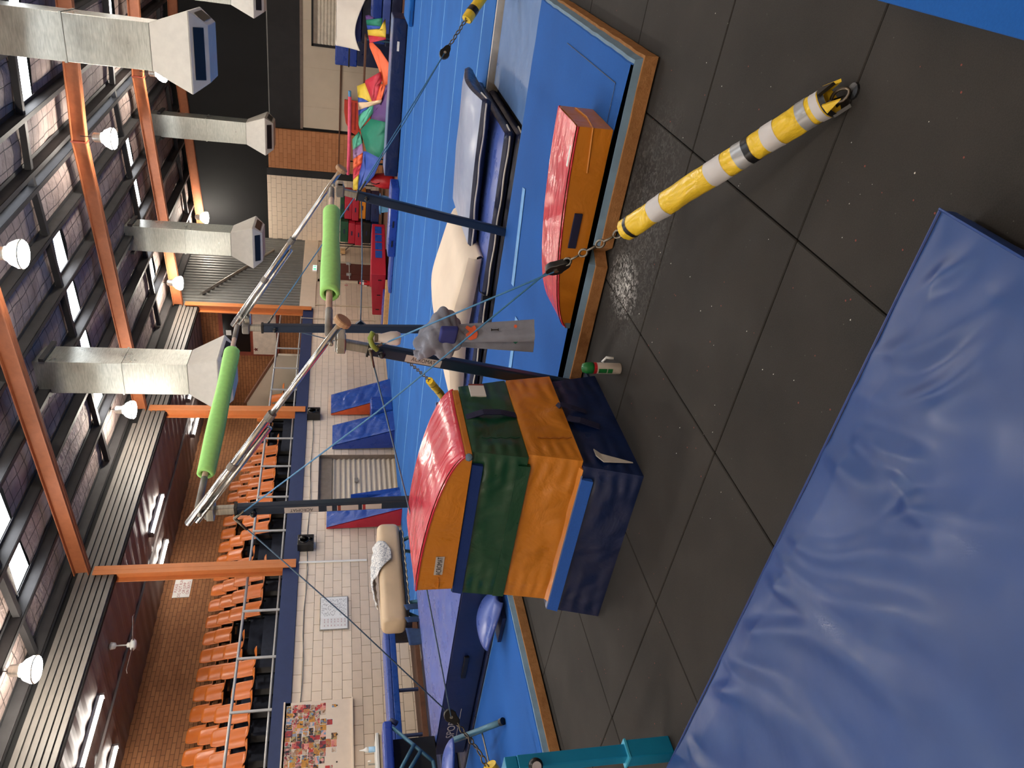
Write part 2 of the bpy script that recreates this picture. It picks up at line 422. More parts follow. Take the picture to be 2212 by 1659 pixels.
# ---- floor: concrete slab under loose rubber tiles
floor = struct(bx((XW - 0.2, YB - 0.2, -0.2), (XR + 0.2, YE + 0.2, -0.022)), 'floor', 'char')
tile_me = None
for i in range(-7, 4):
    for j in range(-5, 7):
        mb = bx((0.003, 0.003, -0.02), (0.997, 0.997, 0.0))
        if tile_me is None:
            t0 = build(MB().add([v + Vector((i, j, 0)) for v in mb.v], mb.f), 'rubber_tile', 'rubber', floor)
            md = t0.modifiers.new('bevel', 'BEVEL'); md.width = 0.004; md.segments = 1
            me = t0.data
            for v in me.vertices: v.co = v.co - Vector((i, j, 0)) + ORG[floor.name]
            t0.location = Vector((i, j, 0)) - ORG[floor.name]; tile_me = t0
        else:
            c = tile_me.copy(); link(c); c.location = Vector((i, j, 0.0008 * rnd.uniform(-1, 1))) - ORG[floor.name]
# concrete apron beyond the tiles
build(bx((XW, 7.0, -0.02), (XR, YE, 0.0)), 'apron', 'brown', floor)
build(bx((XW, YB, -0.02), (-7.0, 7.0, 0.0)), 'apron', 'char', floor)
build(bx((-7, YB, -0.02), (XR, -5.0, 0.0)), 'apron', 'char', floor)

# ---- left wall: painted concrete blocks, with roller door opening
CH, CL = 0.1665, 0.334
door_y0, door_y1, door_z = 9.94, 11.45, 1.82
wl = struct(bx((XW - 0.25, YB, 0.0), (XW - 0.012, door_y0, 2.15)).box((XW - 0.25, door_y1, 0.0), (XW - 0.012, YE, 2.15)).box((XW - 0.25, door_y0, door_z), (XW - 0.012, door_y1, 2.15)), 'wall_left', 'mortar')
def rect_hit(y0, y1, z0, z1, a, b, c, d): return y0 < b and y1 > a and z0 < d and z1 > c
blocks = []
for k in range(13):
    z0 = 0.0 + k * CH; z1 = min(z0 + CH, 2.15)
    y = YB + (CL / 2 if k % 2 else 0)
    while y < YE:
        y1 = min(y + CL, YE)
        a, b = y, y1
        if rect_hit(a, b, z0, z1, door_y0, door_y1, 0, door_z - 0.03):
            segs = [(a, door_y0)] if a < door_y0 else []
            if b > door_y1: segs.append((door_y1, b))
        else: segs = [(a, b)]
        for s_ in segs:
            if s_[1] - s_[0] > 0.04: blocks.append((s_[0], s_[1], z0, z1))
        y += CL
def add_blocks(wall, blocks, mk, near_key, limit):
    blocks = sorted(blocks, key=near_key); proto = {}
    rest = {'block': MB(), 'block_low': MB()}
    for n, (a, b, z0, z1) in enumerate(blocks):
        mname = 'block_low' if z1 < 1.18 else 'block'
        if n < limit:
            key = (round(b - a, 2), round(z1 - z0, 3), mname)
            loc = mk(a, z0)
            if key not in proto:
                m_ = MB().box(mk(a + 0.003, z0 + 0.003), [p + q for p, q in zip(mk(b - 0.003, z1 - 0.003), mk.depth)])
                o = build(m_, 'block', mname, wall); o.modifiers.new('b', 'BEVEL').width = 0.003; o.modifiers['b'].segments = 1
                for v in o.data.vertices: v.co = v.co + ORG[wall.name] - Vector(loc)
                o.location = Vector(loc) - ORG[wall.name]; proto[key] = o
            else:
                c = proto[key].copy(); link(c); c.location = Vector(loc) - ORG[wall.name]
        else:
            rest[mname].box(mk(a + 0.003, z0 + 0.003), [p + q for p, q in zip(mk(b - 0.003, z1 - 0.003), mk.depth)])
    for mname, r in rest.items():
        if r.v:
            o = build(r, 'block_field', mname, wall); o['kind'] = 'stuff'
def mkl(y, z): return (XW - 0.014, y, z)
mkl.depth = (0.014, 0, 0)
add_blocks(wl, blocks, mkl, lambda b: abs(b[0] - 7.5), 300)
build(bx((XW, YB, 0.0), (XW + 0.02, door_y0, 0.10)).box((XW, door_y1, 0), (XW + 0.02, 18.3, 0.10)), 'skirting', 'brown', wl)
# conduits and cables on the wall
build(MB().tube([(XW + 0.02, 8.17, 2.15), (XW + 0.02, 8.17, 0.85)], 0.022, 6), 'conduit', 'white', wl)
build(MB().tube([(XW + 0.01, y, 2.0 + 0.02 * math.sin(y * 3)) for y in [3.5 + 0.5 * k for k in range(20)]], 0.007, 5), 'cable', 'corr', wl)
build(MB().tube([(XW + 0.03, 18.55, 2.1), (XW + 0.03, 18.55, 0.3)], 0.02, 6).tube([(XW + 0.03, 17.7, 2.5), (XW + 0.03, 17.7, 0.3)], 0.012, 6), 'conduit', 'ply', wl)
build(bx((XW, 17.63, 1.15), (XW + 0.03, 17.75, 1.3)), 'switch_plate', 'brown', wl)

# ---- roller door set back in the wall
dr = empty('door_1', (XW - 0.14, (door_y0 + door_y1) / 2, 0.0), kind='structure')
mb = MB(); nz = 26
prof = [(XW - 0.14 + 0.012 * (1 if (k // 2) % 2 else -1), 0.05 + (door_z - 0.33) * k / (nz * 2)) for k in range(nz * 2 + 1)]
mb.add([(x, y, z) for x, z in prof for y in (door_y0, door_y1)], [(2 * i, 2 * i + 1, 2 * i + 3, 2 * i + 2) for i in range(len(prof) - 1)])
build(mb, 'curtain', plain('shutter', (200, 186, 166), 0.5, 0.1, 0.04), dr)
build(bx((XW - 0.16, door_y0, door_z - 0.28), (XW - 0.11, door_y1, door_z)), 'head_panel', plain('shutter_dark', (138, 124, 108), 0.5), dr)
build(bx((XW - 0.15, door_y0, 0.0), (XW - 0.10, door_y1, 0.09)), 'bottom_rail', 'ply', dr)
build(bx((XW - 0.12, 10.62, 0.96), (XW - 0.095, 10.75, 1.04)), 'lock', 'chalky', dr)
build(bx((XW - 0.26, door_y0, 0), (XW - 0.17, door_y1, door_z)), 'backing', 'char', dr)

# ---- maroon double fire door further along the same wall
d2 = empty('door_2', (XW, 20.9, 0), kind='structure')
build(bx((XW, 20.16, 0), (XW + 0.05, 20.24, 2.06)).box((XW, 21.52, 0), (XW + 0.05, 21.62, 2.06)).box((XW, 20.16, 2.0), (XW + 0.05, 21.62, 2.08)), 'frame', 'cream', d2)
for a, b in ((20.24, 20.70), (20.72, 21.52)):
    lf = build(bx((XW, a, 0.02), (XW + 0.03, b, 2.0)), 'leaf', 'maroon', d2)
    build(MB().tube([(XW + 0.08, a + 0.05, 1.05), (XW + 0.08, b - 0.04, 1.05)], 0.018, 6).box((XW + 0.03, b - 0.09, 1.0), (XW + 0.1, b - 0.02, 1.15)), 'push_bar', 'railgrey', lf)

# ---- gallery slab edge, tiers, back wall, ceiling
gal = empty('gallery', (XW - 1.8, 7.7, 2.15), kind='structure')
build(bx((XW - 3.6, YB, 2.15), (XW - 0.06, 18.3, 2.30)), 'slab', 'navyd', gal)
build(bx((XW - 0.06, YB, 2.15), (XW + 0.03, 18.3, 2.44)), 'edge_beam', 'navy', gal)
build(bx((XW - 0.35, YB, 2.44), (XW - 0.06, 18.3, 2.446)).box((XW - 0.35, YB, 2.30), (XW - 0.06, 18.3, 2.44)), 'kerb', 'navyd', gal)
TX0, TD, TR, TZ = -11.45, 0.67, 0.335, 2.50
for k in range(4):
    build(bx((XW - 3.6, YB, 2.30), (TX0 - TD * k, 16.2, TZ + TR * k)), 'tier', plain('gallery_carpet', (38, 44, 60), 0.85, 0, 0.2, 10), gal)
build(bx((-14.4, YB, 2.2), (-14.2, 18.5, 5.6)), 'back_wall', 'gallery_brick', gal)
build(bx((-14.4, 18.4, 2.2), (XW - 0.1, 18.55, 5.6)), 'side_wall', 'end_brick', gal)
mb = MB(); y = YB      # ribbed metal ceiling lining (ribs along the slope)
n = 260
pts = []
for k in range(n + 1):
    yy = YB + (18.4 - YB) * k / n; pts.append((yy, 5.40 + (0.018 if (k // 2) % 2 else 0)))
mb.add([(x, yy, z) for yy, z in pts for x in (-14.3, XW)], [(2 * i, 2 * i + 1, 2 * i + 3, 2 * i + 2) for i in range(n)])
build(mb, 'ceiling_lining', 'lining', gal)
build(bx((-14.3, YB, 5.45), (XW, 18.4, 5.5)), 'ceiling_deck', 'char', gal)
build(bx((-12.6, YB, 5.36), (-12.5, 18.4, 5.40)), 'ceiling_batten', 'lining', gal)
# sloping end panel of the seating
build(MB().prism([(-10.95, 16.2, 2.3), (-10.95, 16.2, 3.05), (-12.6, 16.2, 3.95), (-12.75, 16.2, 3.95), (-12.75, 16.2, 2.3)], (0, 0.1, 0)), 'stair_panel', 'cream', gal)
build(MB().bar((-10.93, 16.25, 3.09), (-12.62, 16.25, 4.0), 0.14, 0.05), 'panel_capping', 'brown', gal)
# glazed door and notice board at the end of the gallery
build(bx((-12.35, 18.34, 3.17), (-10.78, 18.4, 4.90)), 'door_frame', 'rust', gal)
gp = build(bx((-12.2, 18.32, 4.02), (-10.9, 18.35, 4.78)), 'dark_pane', plain('dark_glass', (14, 14, 16), 0.15), gal)
build(bx((-11.62, 18.31, 4.55), (-11.45, 18.32, 4.70)), 'sticker', 'paper', gal)
pb = build(bx((-12.28, 18.31, 3.25), (-10.86, 18.33, 3.93)), 'pin_board', plain('pin_board', (206, 188, 170), 0.7), gal)
mb = MB(); c = Vector((-12.1, 18.305, 3.86))
mb.prism([c + Vector((math.cos(a) * (0.075 if i % 2 == 0 else 0.035), 0, math.sin(a) * (0.075 if i % 2 == 0 else 0.035))) for i, a in ((i, math.pi / 2 + i * math.pi / 5) for i in range(10))], (0, -0.004, 0))
build(mb, 'star', 'maroon', gal)

# ---- end wall
we = struct(bx((XW - 0.25, YE, 0.0), (XR, YE + 0.25, 6.6)), 'wall_end', 'black')
eb = []
for k in range(23):
    z0 = k * CH; z1 = min(z0 + CH, 3.79); x = XW + 0.02 + (-(CL / 2) if k % 2 else 0)
    while x < -8.3:
        a, b = max(x, XW + 0.002), min(x + CL, -8.3)
        if b - a > 0.05: eb.append((a, b, z0, z1))
        x += CL
def mke(x, z): return (x, YE - 0.03, z)
mke.depth = (0, 0.03, 0)
build(bx((XW, YE - 0.018, 0), (-8.3, YE, 3.79)), 'mortar_bed', 'mortar', we)
add_blocks(we, eb, mke, lambda b: b[0], 300)
build(bx((-8.02, YE - 0.10, 0), (-6.72, YE, 3.72)), 'brick_panel', 'tan_brick', we)
build(bx((-6.62, YE - 0.03, 0), (XR, YE, 2.62)), 'cream_lining', 'cream', we)
build(bx((-6.66, YE - 0.06, 2.62), (XR, YE, 2.70)), 'lining_capping', plain('dusty_trim', (120, 104, 92), 0.7), we)
build(bx((-6.70, YE - 0.04, 2.70), (XR, YE, 3.64)), 'charcoal_band', 'char', we)
build(bx((-6.70, YE - 0.05, 3.64), (XR, YE, 3.67)), 'band_edge', 'corr', we)
for xx in (-5.95, -4.75, -3.4, -2.1): build(bx((xx, YE - 0.033, 0), (xx + 0.012, YE, 2.62)), 'panel_joint', 'ply', we)
build(bx((-7.9, YE - 0.115, 1.45), (-2.0, YE - 0.03, 1.48)), 'timber_rail', 'brown', we)
build(bx((-7.6, YE - 0.12, 0.0), (-7.56, YE - 0.1, 1.2)).box((-7.6, YE - 0.12, 1.16), (-6.75, YE - 0.1, 1.2)), 'hatch_trim', 'black', we)
build(bx((-8.3, YE - 0.04, 0), (-8.05, YE, 3.79)), 'dark_strip', 'char', we)
# servery roller shutter in the cream lining
sh = empty('window_1', (-3.2, YE - 0.03, 1.3), kind='structure')
mb = MB(); prof = [(YE - 0.05 - (0.02 if (k // 2) % 2 else 0), 1.45 + 0.75 * k / 30) for k in range(31)]
mb.add([(x, y, z) for y, z in prof for x in (-4.02, -1.6)], [(2 * i, 2 * i + 1, 2 * i + 3, 2 * i + 2) for i in range(30)])
build(mb, 'shutter', plain('shutter_pale', (206, 196, 178), 0.5), sh)
build(bx((-4.1, YE - 0.07, 1.4), (-4.02, YE - 0.02, 2.34)).box((-4.1, YE - 0.07, 2.30), (-1.6, YE - 0.02, 2.36)), 'frame', 'char', sh)
build(bx((-4.02, YE - 0.06, 2.18), (-1.6, YE - 0.02, 2.30)), 'head_panel', plain('shutter_dark', (138, 124, 108), 0.5), sh)
# upper left wall of the last bay: corrugated steel
mb = MB(); n = 110; ys = [18.4 + (YE - 18.4) * k / n for k in range(n + 1)]
mb.add([(XW - 0.03 + (0.028 if (k // 2) % 2 else 0), yy, z) for k, yy in enumerate(ys) for z in (2.15, 6.3)], [(2 * i, 2 * i + 1, 2 * i + 3, 2 * i + 2) for i in range(n)])
uw = struct(mb, 'trim_1', 'corr')
build(bx((XW - 0.2, 18.4, 2.15), (XW - 0.06, YE, 6.3)), 'backing', 'char', uw)
build(bx((XW - 0.03, 18.4, 2.1), (XW + 0.02, YE, 2.56)), 'upper_course', 'block', uw)
build(MB().tube([(XW + 0.06, 18.85, 5.4), (XW + 0.06, 22.2, 3.55)], 0.045, 8), 'wind_brace', 'alloy', uw)
# unseen sides of the hall
struct(bx((XR, YB, 0), (XR + 0.2, YE, 6.6)), 'wall_right', 'block')
struct(bx((-14.4, YB - 0.2, 0), (XR, YB, 6.6)), 'wall_back', 'block')
struct(bx((-14.6, YB, 2.0), (-14.42, YE, 6.6)), 'wall_outer', 'char')

# ---- fascia slats above the gallery opening
fa = empty('trim_2', (XW, 5.2, 5.4), kind='structure')
build(bx((XW - 0.12, YB, 5.38), (XW - 0.03, 18.4, 6.15)), 'backing', 'black', fa)
for k in range(6):
    z0 = 5.41 + k * 0.105
    build(bx((XW - 0.03, YB, z0), (XW + 0.01, 18.38 if k < 5 else 12.6, z0 + 0.085)), 'slat', 'slat', fa, bevel=0.006)
build(bx((XW - 0.35, YB, 6.03), (XW - 0.05, 18.4, 6.5)), 'gutter_box', 'black', fa)

# ---- portal frames
FY = (-1.9, 3.1, 8.1, 13.1, 18.2, 23.1)
for n_, fy in enumerate(FY):
    cat = empty('trim_%d' % (3 + n_), (XW, fy, 2.15), kind='structure')
    if fy < 19: build(MB().ibeam((XW - 0.02, fy, 2.2), (XW - 0.02, fy, 5.75), 0.2, 0.24, 0.012, (1, 0, 0)), 'column', 'orange', cat)
    mb = MB()
    for xe in (-10.55, XR):
        sg = -1 if xe < RIDGE else 1
        p = Vector((xe, fy, zr(xe) + 0.13)); q = Vector((RIDGE, fy, zr(RIDGE) + 0.13))
        u = Vector((sg * 0.055, 0, 1)).normalized()
        mb.ibeam(p, q, 0.16, 0.26, 0.012, u)
    build(mb, 'rafter', plain('rafter_orange', (158, 92, 56), 0.6), cat)
    build(bx((RIDGE - 0.012, fy - 0.085, zr(RIDGE) - 0.01), (RIDGE + 0.012, fy + 0.085, zr(RIDGE) + 0.27)), 'splice_plate', 'rust', cat)

# ---- roof
ce = empty('ceiling', (RIDGE, 7, 6.8), kind='structure')
PX = [-10.45, -9.45, -8.4, -7.35, -6.3, -5.3, -4.42, -4.14, -3.25, -2.2, -1.15, -0.1, 0.95, 2.0, 3.05, 4.1]
for px in PX:
    zb = zr(px) + 0.265
    build(bx((px - 0.006, YB, zb), (px + 0.006, YE, zb + 0.19)).box((px - 0.07, YB, zb - 0.003), (px + 0.006, YE, zb + 0.009)).box((px - 0.006, YB, zb + 0.18), (px + 0.07, YE, zb + 0.19)), 'purlin', 'steel_dk', ce)
SKY = [(1.2, 1.82), (6.65, 7.27), (11.42, 12.04), (17.08, 17.70), (22.6, 23.15)]
def in_sky(x0, x1): return (x0 >= -9.5 and x1 <= -5.2) or (x0 >= -3.3 and x1 <= 2.1)
def panel(x0, x1, y0, y1):
    if y1 - y0 < 0.05: return
    nx, ny = 5, max(3, int((y1 - y0) / 0.28))
    def fn(u, v):
        x = x0 + (x1 - x0) * u; yv = y0 + (y1 - y0) * v
        sag = 0.05 * math.sin(math.pi * u) * (0.6 + 0.5 * math.sin(yv * 2.1 + x0)) + 0.03 * noise.noise(Vector((x * 2.2, yv * 2.2, 3)))
        return (x, yv, zr(x) + 0.47 - sag)
    build(MB().grid(fn, nx, ny), 'insulation_panel', 'insulation', ce, smooth=True)
def skylight(x0, x1, y0, y1):
    build(MB().grid(lambda u, v: (x0 + (x1 - x0) * u, y0 + (y1 - y0) * v, zr(x0 + (x1 - x0) * u) + 0.49), 2, 2), 'skylight_sheet', 'sky', ce)
    build(bx((x0, y0 - 0.02, zr(x0) + 0.44), (x1, y0, zr(x0) + 0.5)), 'insulation_edge', 'piping', ce)
for a, b in zip(PX[:-1], PX[1:]):
    if a == -4.42:       # glazed ridge strip
        for yy in range(-8, 23, 2):
            build(bx((a + 0.06, yy + 0.06, zr(RIDGE) + 0.47), (b - 0.03, min(yy + 1.97, YE - 0.05), zr(RIDGE) + 0.49)), 'ridge_pane', emit('ridge_glazing', (238, 244, 255), S_SKY * 0.45), ce)
        for k in range(62): 
            yy = -8 + k * 0.5
            build(MB().tube([(a + 0.03, yy, zr(RIDGE) + 0.455), (b - 0.01, yy, zr(RIDGE) + 0.455)], 0.006, 4), 'ridge_wire', 'steel_dk', ce) if yy > 3 else None
        continue
    edges = [YB] + [f for f in FY] + [YE]
    for y0, y1 in zip(edges[:-1], edges[1:]):
        cuts = [s for s in SKY if s[0] >= y0 and s[1] <= y1] if in_sky(a, b) else []
        yy = y0
        for s0, s1 in cuts:
            panel(a, b, yy, s0); skylight(a + 0.03, b - 0.03, s0, s1); yy = s1
        panel(a, b, yy, y1)
build(bx((-14.6, YB - 0.2, 6.75), (XR + 0.2, YE + 0.3, 6.85)), 'roof_sheet', 'char', ce)
for s0, s1 in SKY:       # bridging channels beside the skylights
    for x0, x1 in ((-10.4, RIDGE), (RIDGE, 4.3)):
        p = Vector((x0, s0 - 0.35, zr(x0) + 0.36)); q = Vector((x1, s0 - 0.35, zr(x1) + 0.36))
        build(MB().bar(p, q, 0.10, 0.10), 'bridging', 'steel_dk', ce)
# ================================================================ BUILDING FITTINGS
# ---- high bay lamps
lp = empty('high_bay_lamp', (0, 0, 0), 'x', 'lamp', 'high bay lamps hung from the rafters')
build(MB().lathe([(0.05, 0.36), (0.085, 0.33), (0.09, 0.22), (0.10, 0.20), (0.06, 0.19)], (0, 0, 0), n=20), 'ballast_housing', 'alloy', lp, smooth=True)
build(MB().lathe([(0.09, 0.185), (0.145, 0.14), (0.19, 0.05), (0.195, 0.0), (0.17, -0.03), (0.09, -0.05), (0.01, -0.055)], (0, 0, 0), n=24), 'prismatic_bowl', 'lens', lp, smooth=True)
build(MB().lathe([(0.20, -0.006), (0.205, 0.0), (0.20, 0.012)], (0, 0, 0), n=24), 'rim', 'alloy', lp, smooth=True)
build(MB().tube([(0, 0, 0.34), (0, 0, 0.56)], 0.008, 5), 'hook', 'steel_dk', lp)
LAMPS = [(-4.1, 7.85, 'lamp under the ridge on the near orange rafter'), (-4.1, 12.85, 'lamp under the ridge on the middle orange rafter'), (-4.1, 17.95, 'lamp under the ridge on the far orange rafter'),
         (-9.45, 5.3, 'lamp above the gallery edge near the noticeboard end'), (-9.5, 11.65, 'lamp by the fascia beside the big steel duct'), (-9.55, 17.6, 'lamp near the fascia at the far rafter foot'),
         (-9.7, 22.6, 'lamp deep in the black bay by the end wall'), (1.2, 7.85, 'lamp'), (1.2, 12.85, 'lamp'), (1.2, 17.95, 'lamp'), (-9.5, 0.0, 'lamp'), (-4.1, 2.85, 'lamp'), (-4.1, -2.2, 'lamp'), (1.2, -2.2, 'lamp'), (-4.1, -6.6, 'lamp'), (1.2, -6.6, 'lamp'), (-9.5, -6.0, 'lamp')]
for k, (x, y, l) in enumerate(LAMPS):
    loc = (x, y, 5.62 if x > -9 else 5.68)
    lab = 'glowing round high bay ' + l if l != 'lamp' else 'glowing round high bay lamp outside the picture'
    if k == 0: lp.location = loc; lp['label'] = lab
    else: copy_tree(lp, loc, 0, None, lab)

# ---- air ducts with flared outlets
def duct(x, y, ang, label, s=1.0):
    d = empty('air_duct', (x, y, 3.25), label, 'duct', 'steel air ducts hanging from the roof')
    R = Matrix.Rotation(ang, 3, 'Z')
    def P_(a, b, z): v = R @ Vector((a, b, 0)); return (x + v.x, y + v.y, z)
    def ring(h, z, ch=0.0): return [P_(-h, -h, z), P_(h, -h, z), P_(h, h, z), P_(-h, h, z)]
    n = 0.30 * s
    for z0, z1, nm in ((4.05, 5.1, 'lower_section'), (5.12, 6.62, 'upper_section')):
        build(MB().hexa(ring(n, z0) + ring(n, z1)), nm, 'galvanised', d, bevel=0.008)
    build(MB().hexa(ring(n + 0.012, 5.095) + ring(n + 0.012, 5.125)), 'joint_flange', 'galvanised', d)
    fl = 0.52 * s
    build(MB().hexa(ring(fl, 3.52) + ring(n, 4.05)), 'flared_hood', plain('duct_white', (196, 190, 178), 0.5, 0.1, 0.05), d, bevel=0.01)
    bt = 0.36 * s
    o = build(MB().hexa(ring(bt, 3.30) + ring(fl, 3.52)), 'outlet_face', plain('duct_white', (196, 190, 178), 0.5), d, bevel=0.01)
    for k in range(4):
        Q = Matrix.Rotation(ang + k * math.pi / 2, 3, 'Z')
        def G(a, t): # along face a, up slope t
            h = bt + (fl - bt) * t; v = Q @ Vector((a, -h - 0.006, 0)); return Vector((x + v.x, y + v.y, 3.30 + 0.22 * t - 0.004))
        build(MB().add([G(-0.33 * s, 0.25), G(0.33 * s, 0.25), G(0.33 * s, 0.8), G(-0.33 * s, 0.8)], [(0, 1, 2, 3)]), 'grille', 'blackp', o)
    for s_ in (-1, 1): build(MB().bar(P_(s_ * (n + 0.05), -n - 0.05, 6.3), P_(s_ * (n + 0.05), n + 0.05, 6.3), 0.05, 0.08), 'hanger', 'steel_dk', d)
duct(-7.15, 9.65, 0.10, 'large square galvanised duct with white flared outlet above the gallery seats')
duct(-7.45, 16.0, 0.10, 'galvanised duct with white outlet in front of the grey corrugated wall')
duct(-6.05, 20.4, 0.10, 'far galvanised duct whose white outlet overlaps the orange brick panel')
duct(-1.65, 9.55, 0.10, 'nearest galvanised duct with stained white outlet against the black end wall')
duct(-2.15, 18.5, 0.10, 'galvanised duct at the picture edge above the roller shutter')

# ---- gallery: rails, seats, lights, sign, fan
def rail(y0, y1, label):
    r = empty('guard_rail', (XW - 0.12, (y0 + y1) / 2, 2.44), label, 'railing', 'gallery guard rails')
    build(MB().tube([(XW - 0.12, y0, 3.08), (XW - 0.12, y1, 3.08)], 0.024, 8), 'top_rail', 'railgrey', r, smooth=True)
    build(MB().tube([(XW - 0.12, y0, 2.49), (XW - 0.12, y1, 2.49)], 0.02, 8), 'mid_rail', 'railgrey', r, smooth=True)
    y = math.ceil(y0 - 0.13) + 0.13
    while y < y1:
        if y > y0: build(bx((XW - 0.075, y - 0.02, 2.40), (XW - 0.05, y + 0.02, 3.09)), 'post', 'railgrey', r)
        y += 1.0
rail(8.25, 12.97, 'pale grey gallery guard rail between the two orange columns')
rail(13.23, 18.05, 'pale grey gallery guard rail before the glazed gallery door')
rail(2.6, 7.97, 'pale grey gallery guard rail above the noticeboard and whiteboard')

def seat_proto():
    s = empty('gallery_seat', (0, 0, 0), 'x', 'seat', 'x')
    def shell(u, v):   # u across, v from front lip over pan up the back
        wv = 0.40 if v < 0.35 else 0.36
        if v > 0.8: wv -= 0.06 * ((v - 0.8) / 0.2) ** 2
        y = (u - 0.5) * wv; e = (2 * u - 1)
        if v < 0.42: t = v / 0.42; x = 0.23 - 0.40 * t; z = 0.40 - 0.035 * math.sin(math.pi * t) - 0.05 * (1 - t) ** 5 + 0.045 * e * e * math.sin(math.pi * min(1, t + 0.1))
        else:
            t = (v - 0.42) / 0.58; x = -0.17 - 0.08 * t + 0.06 * e * e; z = 0.40 + 0.37 * t - 0.03 * e ** 4
        return (x, y, z)
    build(MB().grid(shell, 8, 14), 'shell', 'seat', s, smooth=True, solid=0.012)
    build(bx((-0.30, -0.06, 0.0), (-0.24, 0.06, 0.40)).box((-0.27, -0.17, 0.36), (0.08, 0.17, 0.385)), 'bracket', 'blackp', s)
    return s
sp = seat_proto(); first = True
ROWS = ['front', 'second', 'third', 'back']
ORD = ['first', 'second', 'third', 'fourth', 'fifth', 'sixth', 'seventh', 'eighth', 'ninth', 'tenth', 'eleventh', 'twelfth', 'thirteenth', 'fourteenth']
miss = {(0, 9), (0, 10), (0, 14), (1, 8), (1, 11), (2, 19), (2, 16), (0, 15), (1, 16), (3, 6), (0, 23), (0, 24), (0, 25), (0, 0), (0, 1)}
for r_ in range(4):
    ny = 28
    for k in range(ny):
        y = 3.15 + 0.455 * k
        if y > (15.6 if r_ < 2 else 15.0 - (r_ - 2) * 0.6): continue
        if (r_, k) in miss: continue
        loc = (-11.72 - TD * r_, y, TZ + TR * r_)
        n8 = round((y - 8.1) / 0.455 + (0.5 if y > 8.1 else -0.5)); n13 = round((y - 13.1) / 0.455 + (0.5 if y > 13.1 else -0.5))
        if abs(n8) <= abs(n13): ref, nn_ = ('near orange column, on its %s side' % ('far' if n8 > 0 else 'photo board')), abs(n8)
        else: ref, nn_ = ('middle orange column, on its %s side' % ('gallery door' if n13 > 0 else 'near')), abs(n13)
        lab = 'orange gallery seat, %s row, %s from the %s' % (ROWS[r_], ORD[nn_ - 1], ref)
        grp = '%s row of gallery seats' % ROWS[r_]
        if first: sp.location = loc; sp['label'] = lab; sp['group'] = grp; first = False
        else: copy_tree(sp, loc, 0, None, lab, grp)

def fluoro(x, y, L, label):
    f = empty('fluorescent_light', (x, y, 5.30), label, 'light', 'tube lights on the gallery ceiling')
    build(bx((x - 0.05, y - L / 2, 5.35), (x + 0.05, y + L / 2, 5.40)), 'body', 'white', f)
    build(MB().tube([(x, y - L / 2 + 0.03, 5.325), (x, y + L / 2 - 0.03, 5.325)], 0.03, 8), 'tube', 'tube', f)
    for e in (-1, 1): build(bx((x - 0.055, y + e * L / 2 - 0.02, 5.29), (x + 0.055, y + e * L / 2 + 0.02, 5.40)), 'end_cap', 'lining', f)
fluoro(-13.2, 15.95, 1.1, 'lit tube light at the far end of the gallery ceiling')
fluoro(-11.9, 10.95, 1.25, 'lit tube light over the front of the gallery between the columns')
fluoro(-13.2, 10.95, 0.9, 'lit tube light at the back of the gallery beside the orange column')
fluoro(-11.6, 5.6, 1.3, 'lit tube light over the front of the gallery by the ceiling fan')
fluoro(-13.25, 5.7, 1.2, 'lit tube light at the back of the gallery by the picture corner')
fluoro(-11.9, 15.9, 1.2, 'lit tube light half hidden behind the big duct outlet')

fan = empty('ceiling_fan', (-11.45, 7.15, 4.98), 'small white ceiling fan under the gallery lining', 'fan')
build(MB().lathe([(0.02, 5.40), (0.07, 5.38), (0.055, 5.30), (0.012, 5.28), (0.012, 5.12), (0.045, 5.10), (0.045, 5.06), (0.015, 5.05)], (-11.45, 7.15, 0), n=12), 'rod', 'white', fan, smooth=True)
build(MB().lathe([(0.03, 5.06), (0.09, 5.04), (0.11, 5.0), (0.07, 4.96), (0.01, 4.95)], (-11.45, 7.15, 0), n=14), 'motor', 'white', fan, smooth=True)
for k in range(3):
    a = 0.5 + k * 2.094; c_, s_ = math.cos(a), math.sin(a)
    build(MB().bar((-11.45 + c_ * 0.1, 7.15 + s_ * 0.1, 5.0), (-11.45 + c_ * 0.55, 7.15 + s_ * 0.55, 5.0), 0.11, 0.008), 'blade', 'lining', fan)

sg = empty('notice_sign', (-14.19, 10.78, 4.80), 'white sign with red capitals on the gallery brick wall', 'sign')
build(bx((-14.2, 10.50, 4.79), (-14.185, 11.06, 5.17)), 'board', 'paper', sg)
for k, l in enumerate(('PLEASE', 'DO NOT RUN', 'OR JUMP', 'ON SEATS')):
    text(l, 0.094, (-14.184, 10.78, 5.115 - k * 0.09), (0, 1, 0), (0, 0, 1), 'lettering', 'inkred', sg, squash=0.9)

def speaker(y, z0, label):
    s = empty('wall_speaker', (XW + 0.11, y, z0), label, 'speaker', 'black wall speakers under the gallery edge')
    build(bx((XW + 0.01, y - 0.14, z0), (XW + 0.21, y + 0.14, z0 + 0.31)), 'cabinet', 'blackp', s, bevel=0.012)
    for zz, r in ((z0 + 0.19, 0.085), (z0 + 0.065, 0.04)):
        build(MB().lathe([(r * 1.15, 0), (r * 1.1, 0.012), (r * 0.95, 0.012), (r * 0.5, -0.012), (r * 0.25, 0.004), (0.002, 0.008)], (XW + 0.212, y, zz), (1, 0, 0), 18), 'cone', plain('speaker_cone', (40, 40, 42), 0.3), s, smooth=True)
    build(bx((XW, y - 0.04, z0 + 0.1), (XW + 0.02, y + 0.04, z0 + 0.22)), 'bracket', 'blackp', s)
speaker(12.88, 1.84, 'black speaker on the block wall right under the middle orange column')
speaker(8.6, 1.88, 'black speaker on the block wall beside the near orange column')

